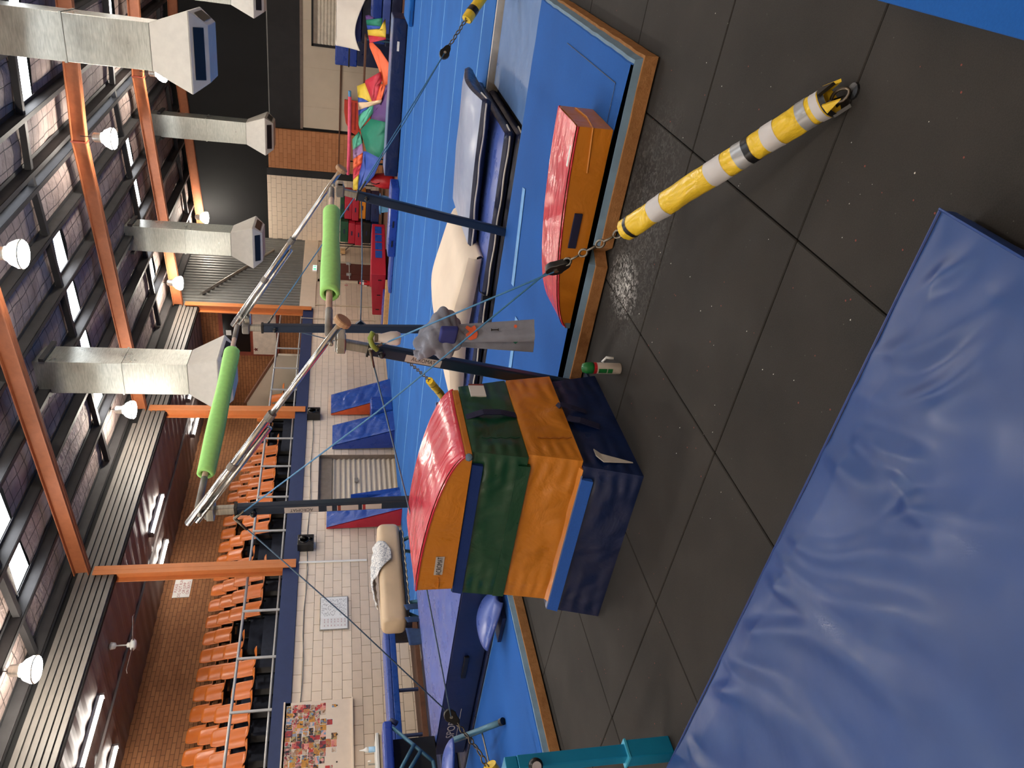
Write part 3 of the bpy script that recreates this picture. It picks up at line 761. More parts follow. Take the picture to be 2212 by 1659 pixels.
# ---- whiteboard and photo board
wb = empty('whiteboard', (XW + 0.02, 6.92, 1.22), 'small whiteboard with handwritten lists on the block wall', 'whiteboard')
build(bx((XW + 0.005, 6.55, 1.225), (XW + 0.025, 7.29, 1.73)), 'frame', 'alloy', wb)
build(bx((XW + 0.02, 6.565, 1.24), (XW + 0.03, 7.275, 1.715)), 'board', 'wboard', wb)
for k in range(3):
    build(bx((XW + 0.03, 6.60 + 0.0 * k, 1.26 + 0.15 * k), (XW + 0.032, 6.80, 1.40 + 0.15 * k)), 'note_sheet', 'paper', wb)
mb = MB()
for k in range(26):
    z = 1.69 - 0.017 * k; y = 7.24 - rnd.uniform(0, 0.05); 
    while y > (6.86 if z > 1.45 else 6.95) - 0.1 * (k > 18):
        wd = rnd.uniform(0.015, 0.04); mb.box((XW + 0.031, y - wd, z - 0.003), (XW + 0.0315, y, z + 0.003)); y -= wd + rnd.uniform(0.008, 0.08)
build(mb, 'handwriting', 'corr', wb)
mb = MB()
for k in range(7):
    for y in (6.62, 6.70, 6.75): mb.box((XW + 0.0325, y, 1.28 + 0.06 * k), (XW + 0.033, y + 0.03, 1.287 + 0.06 * k))
build(mb, 'printed_lines', 'inkred', wb)

nb = empty('photo_board', (XW + 0.02, 4.3, 1.17), 'cream pin board covered with a collage of small photographs', 'noticeboard')
build(bx((XW + 0.003, 3.0, 1.18), (XW + 0.03, 5.16, 2.25)), 'board', plain('board_cream', (226, 208, 188), 0.7, 0, 0.03), nb)
build(bx((XW, 3.0, 1.165), (XW + 0.05, 5.17, 1.19)).box((XW, 3.0, 2.235), (XW + 0.05, 5.17, 2.26)), 'edging', 'canvas', nb)
z = 2.20; nph = 0
for row in range(9):
    y = 5.12 - rnd.uniform(0, 0.04); zl = 2.21 - row * 0.088
    while y > 3.1:
        wd = rnd.uniform(0.07, 0.14); ht = rnd.uniform(0.075, 0.115)
        if row < 6 or (row < 7 and rnd.random() < 0.7) or rnd.random() < 0.25:
            d_ = 0.031 + 0.0012 * rnd.random()
            if nph % 3 == 0: build(bx((XW + 0.03, y - wd, zl - ht), (XW + d_ - 0.0004, y, zl)), 'photo_border', 'paper', nb)
            e_ = 0.006 if nph % 3 == 0 else 0
            build(bx((XW + 0.03, y - wd + e_, zl - ht + e_), (XW + d_, y - e_, zl - e_)), 'photo', m_collage(nph % 14), nb); nph += 1
        y -= wd * rnd.uniform(0.88, 1.02)
for y in (5.05, 4.55, 4.1): build(MB().lathe([(0.012, 0), (0.012, 0.008)], (XW + 0.03, y, 1.42), (1, 0, 0), 8), 'pin', 'ink', nb)

# ---- fire extinguisher, exit sign
fe = empty('fire_extinguisher', (XW + 0.09, 20.02, 0.40), 'red fire extinguisher on the wall beside the maroon door', 'extinguisher')
build(MB().lathe([(0.07, 0.40), (0.08, 0.43), (0.08, 0.68), (0.04, 0.74), (0.02, 0.76)], (XW + 0.1, 20.02, 0), n=14), 'cylinder', 'red', fe, smooth=True)
build(MB().lathe([(0.082, 0.60), (0.082, 0.66)], (XW + 0.1, 20.02, 0), n=14), 'band', 'white', fe)
build(bx((XW + 0.06, 19.99, 0.75), (XW + 0.16, 20.05, 0.79)).tube([(XW + 0.12, 20.02, 0.77), (XW + 0.18, 19.96, 0.7), (XW + 0.18, 19.95, 0.5)], 0.012, 6), 'valve', 'blackp', fe)
build(bx((XW, 19.98, 0.5), (XW + 0.03, 20.06, 0.6)), 'hanger', 'white', fe)
fs = empty('extinguisher_sign', (XW + 0.005, 19.98, 1.10), 'small red triangle sign above the fire extinguisher', 'sign')
build(MB().prism([(XW + 0.004, 19.92, 1.12), (XW + 0.004, 20.04, 1.12), (XW + 0.004, 19.98, 1.22)], (0.004, 0, 0)), 'triangle', 'red', fs)
build(MB().prism([(XW + 0.008, 19.955, 1.135), (XW + 0.008, 20.005, 1.135), (XW + 0.008, 19.98, 1.18)], (0.002, 0, 0)), 'inner_triangle', 'paper', fs)
ex = empty('exit_sign', (XW + 0.05, 21.02, 2.07), 'green and white lit exit sign over the maroon door', 'sign')
build(bx((XW, 20.82, 2.10), (XW + 0.06, 21.22, 2.24)), 'housing', 'white', ex)
build(bx((XW + 0.06, 20.84, 2.11), (XW + 0.064, 21.20, 2.23)), 'panel', 'exitw', ex)
build(bx((XW + 0.065, 20.86, 2.12), (XW + 0.067, 20.96, 2.22)).box((XW + 0.065, 21.04, 2.12), (XW + 0.067, 21.10, 2.22)).box((XW + 0.065, 21.13, 2.12), (XW + 0.067, 21.18, 2.22)), 'pictogram', 'exit', ex)

# ---- basin shelf at the left picture edge
bs = empty('basin_shelf', (XW + 0.25, 3.6, 0.72), 'white wash basin shelf on the block wall below the photo board', 'shelf')
build(bx((XW + 0.02, 3.0, 0.80), (XW + 0.45, 4.27, 0.85)), 'top', 'white', bs, bevel=0.01)
build(bx((XW + 0.38, 3.0, 0.68), (XW + 0.42, 4.25, 0.80)), 'apron', 'cream', bs)
build(MB().tube([(XW + 0.08, 3.98, 0.85), (XW + 0.08, 3.98, 0.95), (XW + 0.2, 3.96, 0.96), (XW + 0.22, 3.96, 0.92)], 0.014, 8), 'tap', 'chrome', bs, smooth=True)
bt = empty('soap_bottle', (XW + 0.25, 4.12, 0.85), 'small white and blue squeeze bottle standing on the basin shelf', 'bottle')
build(MB().lathe([(0.04, 0.85), (0.042, 0.87), (0.042, 0.95)], (XW + 0.25, 4.12, 0), n=14), 'base', plain('pale_blue', (150, 190, 222), 0.4), bt, smooth=True)
build(MB().lathe([(0.042, 0.95), (0.04, 0.99), (0.018, 1.02), (0.012, 1.04), (0.004, 1.09)], (XW + 0.25, 4.12, 0), n=14), 'top', 'white', bt, smooth=True)
pn = empty('wash_notice', (XW + 0.01, 3.78, 0.9), 'pale instruction notice on the wall behind the basin tap', 'sign')
build(bx((XW + 0.002, 3.5, 0.92), (XW + 0.008, 3.95, 1.14)), 'sheet', plain('pale_green_paper', (206, 208, 190), 0.6), pn)
build(bx((XW + 0.009, 3.6, 1.06), (XW + 0.010, 3.9, 1.075)).box((XW + 0.009, 3.6, 1.03), (XW + 0.010, 3.9, 1.04)), 'print', 'corr', pn)
PARA = [('purple', [(-2.254, 18.078, 0.938), (-2.209, 17.95, 0.861), (-2.217, 17.631, 0.718), (-2.334, 18.006, 0.92)]), ('green', [(-2.334, 18.006, 0.92), (-2.143, 17.35, 0.57), (-2.347, 17.478, 0.575), (-2.452, 18.044, 0.897)]), ('blue', [(-2.452, 18.044, 0.897), (-2.347, 17.478, 0.575), (-2.377, 17.444, 0.532), (-2.566, 18.118, 0.873)]), ('yellow', [(-2.572, 18.122, 0.873), (-2.377, 17.444, 0.532), (-2.136, 17.229, 0.512), (-2.419, 17.378, 0.467), (-2.559, 17.357, 0.471), (-2.689, 18.108, 0.852)]), ('red', [(-2.689, 18.108, 0.852), (-2.559, 17.357, 0.471), (-2.588, 17.296, 0.461), (-2.823, 17.882, 0.814)]), ('orange', [(-2.828, 17.901, 0.824), (-2.785, 17.776, 0.752), (-2.876, 17.473, 0.581), (-3.131, 17.108, 0.33), (-3.527, 17.166, 0.303), (-3.644, 17.385, 0.398), (-3.723, 17.502, 0.456), (-3.318, 17.539, 0.589), (-2.914, 17.857, 0.81)]), ('red', [(-3.773, 18.159, 0.873), (-3.373, 17.438, 0.557), (-3.572, 17.473, 0.493), (-3.67, 17.579, 0.512), (-4.13, 17.621, 0.614), (-4.178, 17.773, 0.699), (-3.852, 18.228, 0.88)]), ('yellow', [(-4.036, 18.576, 1.065), (-3.852, 18.228, 0.88), (-4.178, 17.773, 0.699), (-4.227, 17.893, 0.763), (-4.257, 18.349, 1.038)]), ('blue', [(-4.257, 18.349, 1.038), (-4.22, 18.121, 0.909), (-4.227, 17.893, 0.763), (-4.39, 18.365, 1.033)]), ('orange', [(-4.13, 17.621, 0.614), (-3.67, 17.579, 0.512), (-3.684, 17.408, 0.406), (-4.01, 17.379, 0.492)]), ('pale', [(-4.39, 18.365, 1.033), (-4.227, 17.893, 0.763), (-4.004, 17.36, 0.482), (-4.103, 17.433, 0.496), (-4.627, 18.506, 1.01)]), ('blue', [(-4.627, 18.506, 1.01), (-4.341, 17.941, 0.733), (-4.767, 18.489, 1.005)]), ('teal', [(-4.767, 18.489, 1.005), (-4.341, 17.941, 0.733), (-4.269, 17.786, 0.659), (-4.503, 17.92, 0.655), (-5.064, 18.291, 0.956), (-4.958, 18.311, 0.996)]), ('purple', [(-4.284, 17.797, 0.658), (-4.116, 17.441, 0.495), (-3.684, 17.408, 0.406), (-3.564, 17.218, 0.32), (-4.484, 17.121, 0.306), (-4.658, 17.921, 0.707), (-4.503, 17.92, 0.655)]), ('green', [(-4.658, 17.921, 0.707), (-4.491, 17.139, 0.316), (-4.897, 17.334, 0.306), (-5.547, 17.501, 0.417), (-5.541, 17.988, 0.775), (-5.091, 18.3, 0.949)]), ('teal', [(-5.492, 18.766, 1.135), (-5.141, 18.378, 0.982), (-5.214, 18.385, 0.943), (-5.436, 18.317, 0.887), (-5.718, 18.559, 1.119)]), ('lilac', [(-5.718, 18.559, 1.119), (-5.436, 18.317, 0.887), (-5.619, 18.13, 0.86), (-6.004, 18.652, 1.102)]), ('orange', [(-6.004, 18.652, 1.102), (-5.619, 18.13, 0.86), (-5.98, 18.352, 0.866), (-6.306, 18.693, 1.092)]), ('red', [(-6.306, 18.693, 1.092), (-5.98, 18.352, 0.866), (-6.301, 18.341, 0.934), (-6.558, 18.545, 1.086)]), ('yellow', [(-6.558, 18.545, 1.086), (-6.301, 18.341, 0.934), (-6.826, 18.538, 0.95), (-6.908, 18.728, 1.072)]), ('blue', [(-5.98, 18.352, 0.866), (-5.595, 18.131, 0.861), (-5.541, 17.988, 0.775), (-5.544, 17.493, 0.413), (-6.094, 17.701, 0.564), (-6.785, 18.409, 0.864), (-6.826, 18.538, 0.95), (-6.301, 18.341, 0.934)])]
# ================================================================ GYM FLOOR AND EQUIPMENT
# ---- sprung floor of blue carpet rolls
sf = empty('sprung_floor', (-4, 10.5, 0.0), 'large bright blue sprung gymnastics floor of carpet rolls', 'sprung floor')
build(bx((-10.45, 5.72, 0.0), (3.4, 15.5, 0.10)), 'deck', 'brown', sf)
ly = [5.70, 6.32, 7.9, 9.55, 11.2, 12.9, 14.3, 15.5]
for a, b in zip(ly[:-1], ly[1:]):
    build(bx((-10.45, a + 0.006, 0.10), (3.4, b - 0.006, 0.122)), 'carpet_roll', 'floor_carpet', sf, bevel=0.006)
    if b < 15: build(bx((-10.45, b - 0.012, 0.10), (3.4, b + 0.014, 0.1245)), 'seam_tape', plain('seam_tape', (120, 176, 220), 0.8), sf)
build(bx((-10.45, 5.66, 0.0), (3.4, 5.70, 0.115)), 'edge_strip', 'piping', sf)
build(bx((-10.2, 15.5, 0.0), (-5.5, 15.62, 0.12)), 'timber_edge', 'timber', sf)

# ---- helper for boxy vinyl mats
def mat_thing(name, a, b, mat, label, cat='mat', bevel=0.02, group=None, parent=None, amp=0.006, seed=0, top=None, hts=None):
    t = empty(name, ((a[0] + b[0]) / 2, (a[1] + b[1]) / 2, min(a[2], b[2])), label, cat, group)
    x0, y0, z0 = (min(a[i], b[i]) for i in range(3)); x1, y1, z1 = (max(a[i], b[i]) for i in range(3))
    def fn(u, v):
        p = Vector((x0 + (x1 - x0) * u, y0 + (y1 - y0) * v, z1)); e = min(u, 1 - u, v, 1 - v)
        p.z += amp * (2.2 * noise.noise(p * 2.3 + Vector((seed, 0, 0))) + 0.6 * noise.noise(p * 5 + Vector((seed, 3, 0)))) * min(1, e * 12) + amp * 2.7 * min(1, e * 9)
        return p
    mb = MB().grid(fn, 48, 40)
    build(mb, 'top_cover', top or mat, t, smooth=True)
    build(bx((x0, y0, z0), (x1, y1, z1 - 0.001)), 'side_cover', mat, t, bevel=bevel)
    return t

# ---- blue carpet-top landing mat with a tan foam edge (mat with the curved wedge on it)
def foam_mat(name, x0, x1, y0, y1, label, seed, notch=None, h=(0.0, 0.084, 0.122, 0.128)):
    t = empty(name, ((x0 + x1) / 2, (y0 + y1) / 2, 0), label, 'mat')
    def outline(inset, z, n=60, rough=0.0):
        pts = []
        for (ax, ay), (bx_, by_) in (((x0, y0), (x1, y0)), ((x1, y0), (x1, y1)), ((x1, y1), (x0, y1)), ((x0, y1), (x0, y0))):
            for k in range(n):
                f = k / n; px, py = ax + (bx_ - ax) * f, ay + (by_ - ay) * f
                cx_, cy_ = (x0 + x1) / 2, (y0 + y1) / 2
                ins = inset + rough * noise.noise(Vector((px * 7 + seed, py * 7, 1.0)))
                px += ins if px < cx_ - (x1 - x0) / 2 + 0.01 else (-ins if px > cx_ + (x1 - x0) / 2 - 0.01 else 0)
                py += ins if py < cy_ - (y1 - y0) / 2 + 0.01 else (-ins if py > cy_ + (y1 - y0) / 2 - 0.01 else 0)
                if notch:
                    dx = abs(px - notch)
                    if py < y0 + 0.2 and dx < 0.05: py += 0.12 * (1 - dx / 0.05)
                pts.append(Vector((px, py, z)))
        return pts
    def slab(i0, i1, z0, z1, r0, r1, nm, mt):
        A = outline(i0, z0, 60, r0); B = outline(i1, z1, 60, r1); n = len(A)
        build(MB().add(A + B, [(i, (i + 1) % n, n + (i + 1) % n, n + i) for i in range(n)] + [tuple(range(n, 2 * n)), tuple(reversed(range(n)))]), nm, mt, t)
    slab(0, 0.004, h[0] + 0.012, h[1], 0.003, 0.007, 'foam_core', 'tan_foam')
    slab(0.02, 0.035, h[1], h[2], 0.005, 0.005, 'fabric_layer', 'greyfoam')
    slab(0.055, 0.062, h[2], h[3], 0.006, 0.007, 'carpet_top', 'mat_carpet')
    slab(0.05, 0.05, 0.0, h[0] + 0.013, 0, 0, 'rubber_base', 'blackp')
    return t
fm = foam_mat('landing_mat', -3.5, 0.285, 1.64, 3.92, 'blue carpet topped landing mat with torn tan foam edge', 1, notch=-0.84)
build(bx((-0.95, 1.86, 0.132), (0.09, 1.864, 0.1335)).box((0.088, 1.86, 0.132), (0.092, 2.95, 0.1335)), 'carpet_cut', 'blackp', fm)
for a, b in (((-1.9, 3.30), (-1.1, 3.45)), ((-2.75, 2.9), (-2.05, 3.0))):
    build(MB().bar((a[0], a[1], 0.1335), (b[0], b[1], 0.1335), 0.09, 0.003), 'tape_strip', plain('pale_blue_tape', (98, 158, 214), 0.6), fm)
fb = foam_mat('landing_mat', -7.3, -4.06, -1.2, 1.98, 'blue carpet topped mat with tan foam edge left of the coloured box', 5)

# ---- curved wedges
def wedge(x0, x1, ya, yb, z, H, tall_left, label, acromat=False):
    cx, cy = (x0 + x1) / 2, (ya + yb) / 2
    t = empty('curved_wedge', (cx, cy, z), label, 'foam wedge', 'red and orange curved foam wedges')
    N = 22
    def h(u): return 0.028 + (H - 0.028) * math.sqrt(max(0.0, 1 - ((1 - u)) ** 2)) ** 1.15 if u < 1 else H
    def X(u): return (x1 + (x0 - x1) * u) if tall_left else (x0 + (x1 - x0) * u)
    us = [1 - math.cos(k / N * math.pi / 2) for k in range(N + 1)]
    prof = [(X(u), z + h(u)) for u in us]
    def top(u, v):
        k = u * N; i = min(int(k), N - 1); f = k - i
        x = prof[i][0] * (1 - f) + prof[i + 1][0] * f; zz = prof[i][1] * (1 - f) + prof[i + 1][1] * f
        y = ya + (yb - ya) * v; e = min(v, 1 - v)
        return Vector((x, y, zz + 0.011 + 0.008 * noise.noise(Vector((x * 9, y * 3, 2))) * min(1, e * 8)))
    build(MB().grid(top, N * 2, 16), 'top_cover', 'v_red', t, smooth=True)
    poly = [(x, ya, zz) for x, zz in prof] + [(X(1), ya, z), (X(0), ya, z)]
    build(MB().prism(poly, (0, yb - ya, 0)), 'body', 'v_orange', t)
    for yy in (ya - 0.002, yb + 0.002): build(MB().tube([(x, yy, zz) for x, zz in prof], 0.006, 5), 'piping', 'v_red', t)
    if acromat:
        xa = X(0.80); build(bx((xa - 0.075, ya - 0.004, z + 0.072), (xa + 0.075, ya - 0.001, z + 0.122)), 'label', 'label', t)
        text('ACROMAT', 0.043, (xa, ya - 0.0045, z + 0.095), (1, 0, 0), (0, 0, 1), 'lettering', 'ink', t, squash=0.72)
        build(MB().tube([(X(0.90), ya - 0.003, z + 0.09), (X(0.99), ya - 0.003, z + 0.085)], 0.004, 5), 'zip', 'v_orange', t)
        build(MB().lathe([(0.022, 0), (0.018, 0.02), (0.004, 0.024)], (X(0.01), ya + 0.005, z + 0.018), (0.6, -0.6, 0.2), 8), 'corner_patch', 'greyfoam', t)
    else:
        xa = X(0.52); build(bx((xa - 0.11, ya - 0.012, z + 0.075), (xa + 0.11, ya - 0.001, z + 0.125)), 'handle', 'webnavy', t, bevel=0.003)
        build(MB().tube([(X(0.80), ya - 0.003, z + 0.10), (X(1.0) + 0.0, ya - 0.004, z + 0.12), (X(1.0) + 0.004, ya + 0.2, z + 0.10), (X(1.0) + 0.004, yb - 0.04, z + 0.12)], 0.006, 5), 'zip', 'v_orange', t)
        build(bx((X(0.86) - 0.06, ya + 0.02, z + H + 0.006), (X(0.86) + 0.06, ya + 0.05, z + H + 0.012)), 'patch', 'paper', t, bevel=0.003)
        build(bx((X(0) - 0.012, ya - 0.005, z), (X(0) + 0.025, ya + 0.035, z + 0.034)), 'corner_patch', 'greyfoam', t)
wedge(-1.39, -0.13, 1.74, 2.16, 0.131, 0.205, False, 'curved wedge with glossy red top on the blue landing mat')

# ---- four layer vaulting box
def layer(z0, z1, y0a, y1a, y0b, y1b, xa, xb, mat, name, parent, seed):
    # skin with slight wrinkles: front/back lean in, ends upright
    mb = MB()
    def quad(A, B, C, D, nu, nv, amp, nrm):
        A, B, C, D = (Vector(p) for p in (A, B, C, D)); nrm = Vector(nrm)
        def fn(u, v):
            p = (A * (1 - u) + B * u) * (1 - v) + (D * (1 - u) + C * u) * v
            e = min(u, 1 - u, v, 1 - v); q = p + Vector((seed, 0, 0))
            w_ = noise.noise(Vector((q.x * 5, q.y * 5, q.z * 9))) * 0.6 + abs(noise.noise(Vector((q.x * 9 + q.z * 6, q.y * 9, q.z * 4)))) * 0.7
            pl = math.exp(-min(u, 1 - u) * 11) * math.sin(v * 26 + seed + 3 * noise.noise(q * 4)) * 0.75 if nu > 16 else 0
            return p + nrm * (amp * (1.25 * w_ + pl) * min(1, e * 9))
        mb.grid(fn, nu, nv)
    a0, a1, b0, b1 = (xa, y0a, z0), (xb, y0a, z0), (xb, y0b, z1), (xa, y0b, z1)
    c0, c1, d0, d1 = (xa, y1a, z0), (xb, y1a, z0), (xb, y1b, z1), (xa, y1b, z1)
    am = 0.012
    quad(a0, a1, b0, b1, 60, 26, am, (0, -1, 0.2)); quad(a1, c1, d0, b0, 44, 26, am, (1, 0, 0))
    quad(c1, c0, d1, d0, 20, 6, am, (0, 1, 0.2)); quad(c0, a0, b1, d1, 20, 8, am, (-1, 0, 0))
    quad(b1, b0, d0, d1, 16, 10, 0.0, (0, 0, 1)); quad(a0, a1, c1, c0, 2, 2, 0.0, (0, 0, 1))
    return build(mb, name, mat, parent, smooth=True)
vb = empty('vaulting_box', (-2.15, 0.99, 0), 'tall tapered vaulting box of navy, orange and green foam layers', 'vaulting box')
L1 = layer(0.0, 0.315, 0.50, 1.455, 0.585, 1.375, -2.725, -1.58, 'v_dblue', 'navy_layer', vb, 1)
L2 = layer(0.318, 0.605, 0.60, 1.40, 0.655, 1.345, -2.66, -1.555, 'v_orange', 'orange_layer', vb, 4)
L3 = layer(0.608, 0.90, 0.64, 1.36, 0.69, 1.285, -2.655, -1.565, 'v_green', 'green_layer', vb, 8)
for (z0, z1, ya, yb, x0, x1, par, mt) in ((0.255, 0.312, 0.560, 0.574, -2.715, -1.66, L1, 'velcro'), (0.84, 0.897, 0.672, 0.680, -2.645, -1.64, L3, 'mat_carpet_dark')):
    build(MB().hexa([(x0, ya - 0.014, z0), (x1, ya - 0.014, z0), (x1, ya + 0.03, z0), (x0, ya + 0.03, z0), (x0, yb - 0.006, z1), (x1, yb - 0.006, z1), (x1, yb + 0.03, z1), (x0, yb + 0.03, z1)]), 'velcro_strip', mt, par)
build(MB().hexa([(-2.65, 0.628, 0.59), (-1.62, 0.628, 0.59), (-1.62, 0.66, 0.59), (-2.65, 0.66, 0.59), (-2.65, 0.637, 0.655), (-1.62, 0.637, 0.655), (-1.62, 0.67, 0.655), (-2.65, 0.67, 0.655)]), 'closing_flap', 'v_green', L3)
build(MB().hexa([(-2.66, 0.575, 0.315), (-1.60, 0.575, 0.315), (-1.60, 0.62, 0.315), (-2.66, 0.62, 0.315), (-2.66, 0.605, 0.335), (-1.60, 0.605, 0.335), (-1.60, 0.64, 0.335), (-2.66, 0.64, 0.335)]), 'closing_flap', 'v_orange', L2)
build(bx((-2.72, 0.575, 0.31), (-1.64, 0.60, 0.318)), 'inner_face', 'v_grey', L1)
def strap(pts, w_, par):
    mb = MB()
    for p, q in zip(pts[:-1], pts[1:]): mb.bar(p, q, w_, 0.006, (1, 0, 0))
    build(mb, 'carry_strap', 'webnavy', par)
strap([(-1.566, 0.99, 0.895), (-1.535, 1.0, 0.80), (-1.535, 1.0, 0.70), (-1.556, 1.0, 0.61)], 0.045, L3)
strap([(-1.556, 1.08, 0.345), (-1.536, 1.085, 0.33), (-1.545, 1.07, 0.26), (-1.572, 1.06, 0.17)], 0.035, L1)
strap([(-1.56, 0.98, 0.31), (-1.55, 0.95, 0.24), (-1.572, 0.92, 0.13)], 0.05, L1)
build(MB().prism([(-1.574, 0.60, 0.03), (-1.562, 0.66, 0.20), (-1.552, 0.69, 0.235), (-1.556, 0.64, 0.235), (-1.566, 0.60, 0.20)], (0.004, 0.004, 0)), 'torn_lining', 'piping', L1)
build(bx((-1.562, 1.18, 0.75), (-1.553, 1.30, 0.84)), 'care_label', 'paper', L3)
build(bx((-1.561, 1.285, 0.75), (-1.5525, 1.30, 0.84)), 'label_edge', 'rust', L3)
for par, z0, z1 in ((L3, 0.63, 0.84), (L2, 0.335, 0.53)): build(MB().tube([(-1.55, 0.785, z0 + (z1 - z0) * k / 8) if k % 2 else (-1.546, 0.79, z0 + (z1 - z0) * k / 8) for k in range(9)], 0.004, 5), 'seam', 'v_green' if par is L3 else plain('orange_stitch', (168, 100, 30), 0.7), par)
wedge(-2.60, -1.575, 0.665, 1.265, 0.903, 0.215, True, 'curved wedge with glossy red top lying on the tall box', True)

# ---- spray can beside the box
cn = empty('spray_can', (-1.31, 1.13, 0), 'white and green aerosol can with red band standing by the box', 'can')
build(MB().lathe([(0.030, 0.0), (0.033, 0.004), (0.033, 0.155), (0.030, 0.165)], (-1.31, 1.13, 0), n=22), 'body', plain('can_white', (214, 206, 198), 0.35, 0.1), cn, smooth=True)
build(MB().lathe([(0.0333, 0.148), (0.0335, 0.166)], (-1.31, 1.13, 0), n=22), 'band', 'red', cn)
build(MB().lathe([(0.033, 0.166), (0.034, 0.175), (0.033, 0.205), (0.026, 0.226), (0.012, 0.232)], (-1.31, 1.13, 0), n=22), 'cap', 'green', cn, smooth=True)
for a, zz, hh, mt in ((0.15, 0.115, 0.05, 'green'), (0.15, 0.07, 0.03, 'green')):
    pts = [(-1.31 + 0.0342 * math.cos(t), 1.13 + 0.0342 * math.sin(t)) for t in [-1.95 + 0.12 * k for k in range(8)]]
    build(MB().add([(x, y, z) for x, y in pts for z in (zz - hh / 2, zz + hh / 2)], [(2 * i, 2 * i + 1, 2 * i + 3, 2 * i + 2) for i in range(7)]), 'label_patch', mt, cn)
cup = empty('plastic_handle', (-1.32, 1.21, 0), 'small white plastic hook lying behind the aerosol can', 'hook')
build(MB().tube([(-1.34, 1.20, 0.015), (-1.35, 1.22, 0.05), (-1.33, 1.235, 0.07), (-1.30, 1.23, 0.055), (-1.295, 1.215, 0.015)], 0.009, 8), 'hook', 'white', cup, smooth=True)

# ---- foreground blue mat (folded crash mat corner)
FR = [(-0.07, -0.68, 0.34, -1.02), (-0.08, -0.83, 0.23, -1.1), (0.2, -0.71, 0.4, -0.93), (-0.23, -0.66, -0.05, -1.05), (-0.32, -0.78, -0.17, -1.1), (-0.48, -0.65, -0.3, -0.99), (-0.88, -0.64, -0.55, -1.32), (-0.77, -0.7, -0.37, -1.26), (-1.22, -0.7, -0.7, -1.32), (-1.66, -0.68, -1.26, -1.09), (-0.43, -1.02, -0.1, -1.32), (-1.02, -0.7, -0.78, -1.03), (-0.31, -0.93, -0.25, -1.28), (-2.0, -0.7, -1.7, -1.3), (-1.45, -0.66, -1.1, -1.4)]
fmx = empty('crash_mat', (-1.1, -1.9, 0), 'creased shiny blue vinyl mat filling the foreground', 'mat')
X0, X1, Y0, Y1, ZT = -2.62, 0.378, -3.2, -0.685, 0.125
def fr_top(u, v):
    x = X0 + (X1 - X0) * u; y = Y1 + (Y0 - Y1) * (v ** 1.6); z = ZT
    e = min((x - X0), (X1 - x), (Y1 - y)); e = max(0.0, min(1.0, e / 0.10))
    hh = 0.0
    for k, (ax, ay, bx_, by_) in enumerate(FR):
        d = Vector((bx_ - ax, by_ - ay)); Ln = d.length; d /= Ln; q = Vector((x - ax, y - ay)); s_ = q.dot(d); n_ = q.x * -d.y + q.y * d.x
        n_ += 0.035 * math.sin(s_ * 7 + k) + 0.02 * noise.noise(Vector((x * 5, y * 5, k)))
        if -0.15 < s_ < Ln * 1.25:
            tap = max(0.0, min(1, (s_ + 0.02) / 0.12)) * max(0.0, min(1, (Ln * 1.25 - s_) / 0.22)); wd = 0.020 + 0.05 * max(0, s_) / Ln
            hh += tap * (0.014 * math.exp(-(n_ / wd) ** 2) - 0.006 * math.exp(-((n_ - wd * 1.7) / (wd * 1.2)) ** 2))
    hh += 0.010 * noise.noise(Vector((x * 2.0, y * 2.0, 5))) + 0.006 * noise.noise(Vector((x * 5.5 + y * 2, y * 4, 8)))
    return Vector((x, y, z + hh * (0.3 + 0.7 * e) - 0.012 * (1 - e)))
build(MB().grid(fr_top, 200, 150), 'top_cover', 'v_front', fmx, smooth=True)
def fr_side(u, v):
    if u < 0.5: f = u * 2; p = fr_top(f, 0)
    else: f = (u - 0.5) * 2; p = fr_top(1, f)
    nx = Vector((0, 1, 0)) if u < 0.5 else Vector((1, 0, 0))
    return Vector((p.x, p.y, p.z * (1 - v))) + nx * (0.012 * math.sin(v * math.pi) * (0.5 + noise.noise(Vector((p.x * 4, p.y * 4, v * 3)))) - 0.02 * v)
build(MB().grid(fr_side, 260, 8), 'side_cover', vinyl('vinyl_front_side', (30, 64, 132), 0.36, 0.3, 3), fmx, smooth=True)
for p, q in (((X1 + 0.004, Y1 + 0.006, ZT - 0.008), (X1 + 0.004, -3.2, ZT - 0.008)), ((X0, Y1 + 0.004, ZT - 0.01), (X1, Y1 + 0.004, ZT - 0.01))): build(MB().tube([p, q], 0.004, 5), 'seam', 'vinyl_front_side', fmx)
build(MB().bar((-0.02, -1.425, 0.137), (-0.09, -1.36, 0.137), 0.025, 0.003), 'white_tape', 'paper', fmx)

# ---- blue mat at the top right picture corner
fl_ = empty('blue_floor_mat', (1.5, -0.5, 0), 'thin bright blue carpet mat at the right on the black tiles', 'mat')
build(bx((0.78, -3.0, 0.0), (2.8, 0.02, 0.035)), 'carpet_top', 'mat_carpet', fl_, bevel=0.006)
build(bx((0.93, -0.26, 0.0345), (0.96, -0.20, 0.036)).box((1.0, -0.27, 0.0345), (1.06, -0.24, 0.036)), 'worn_mark', 'label', fl_)

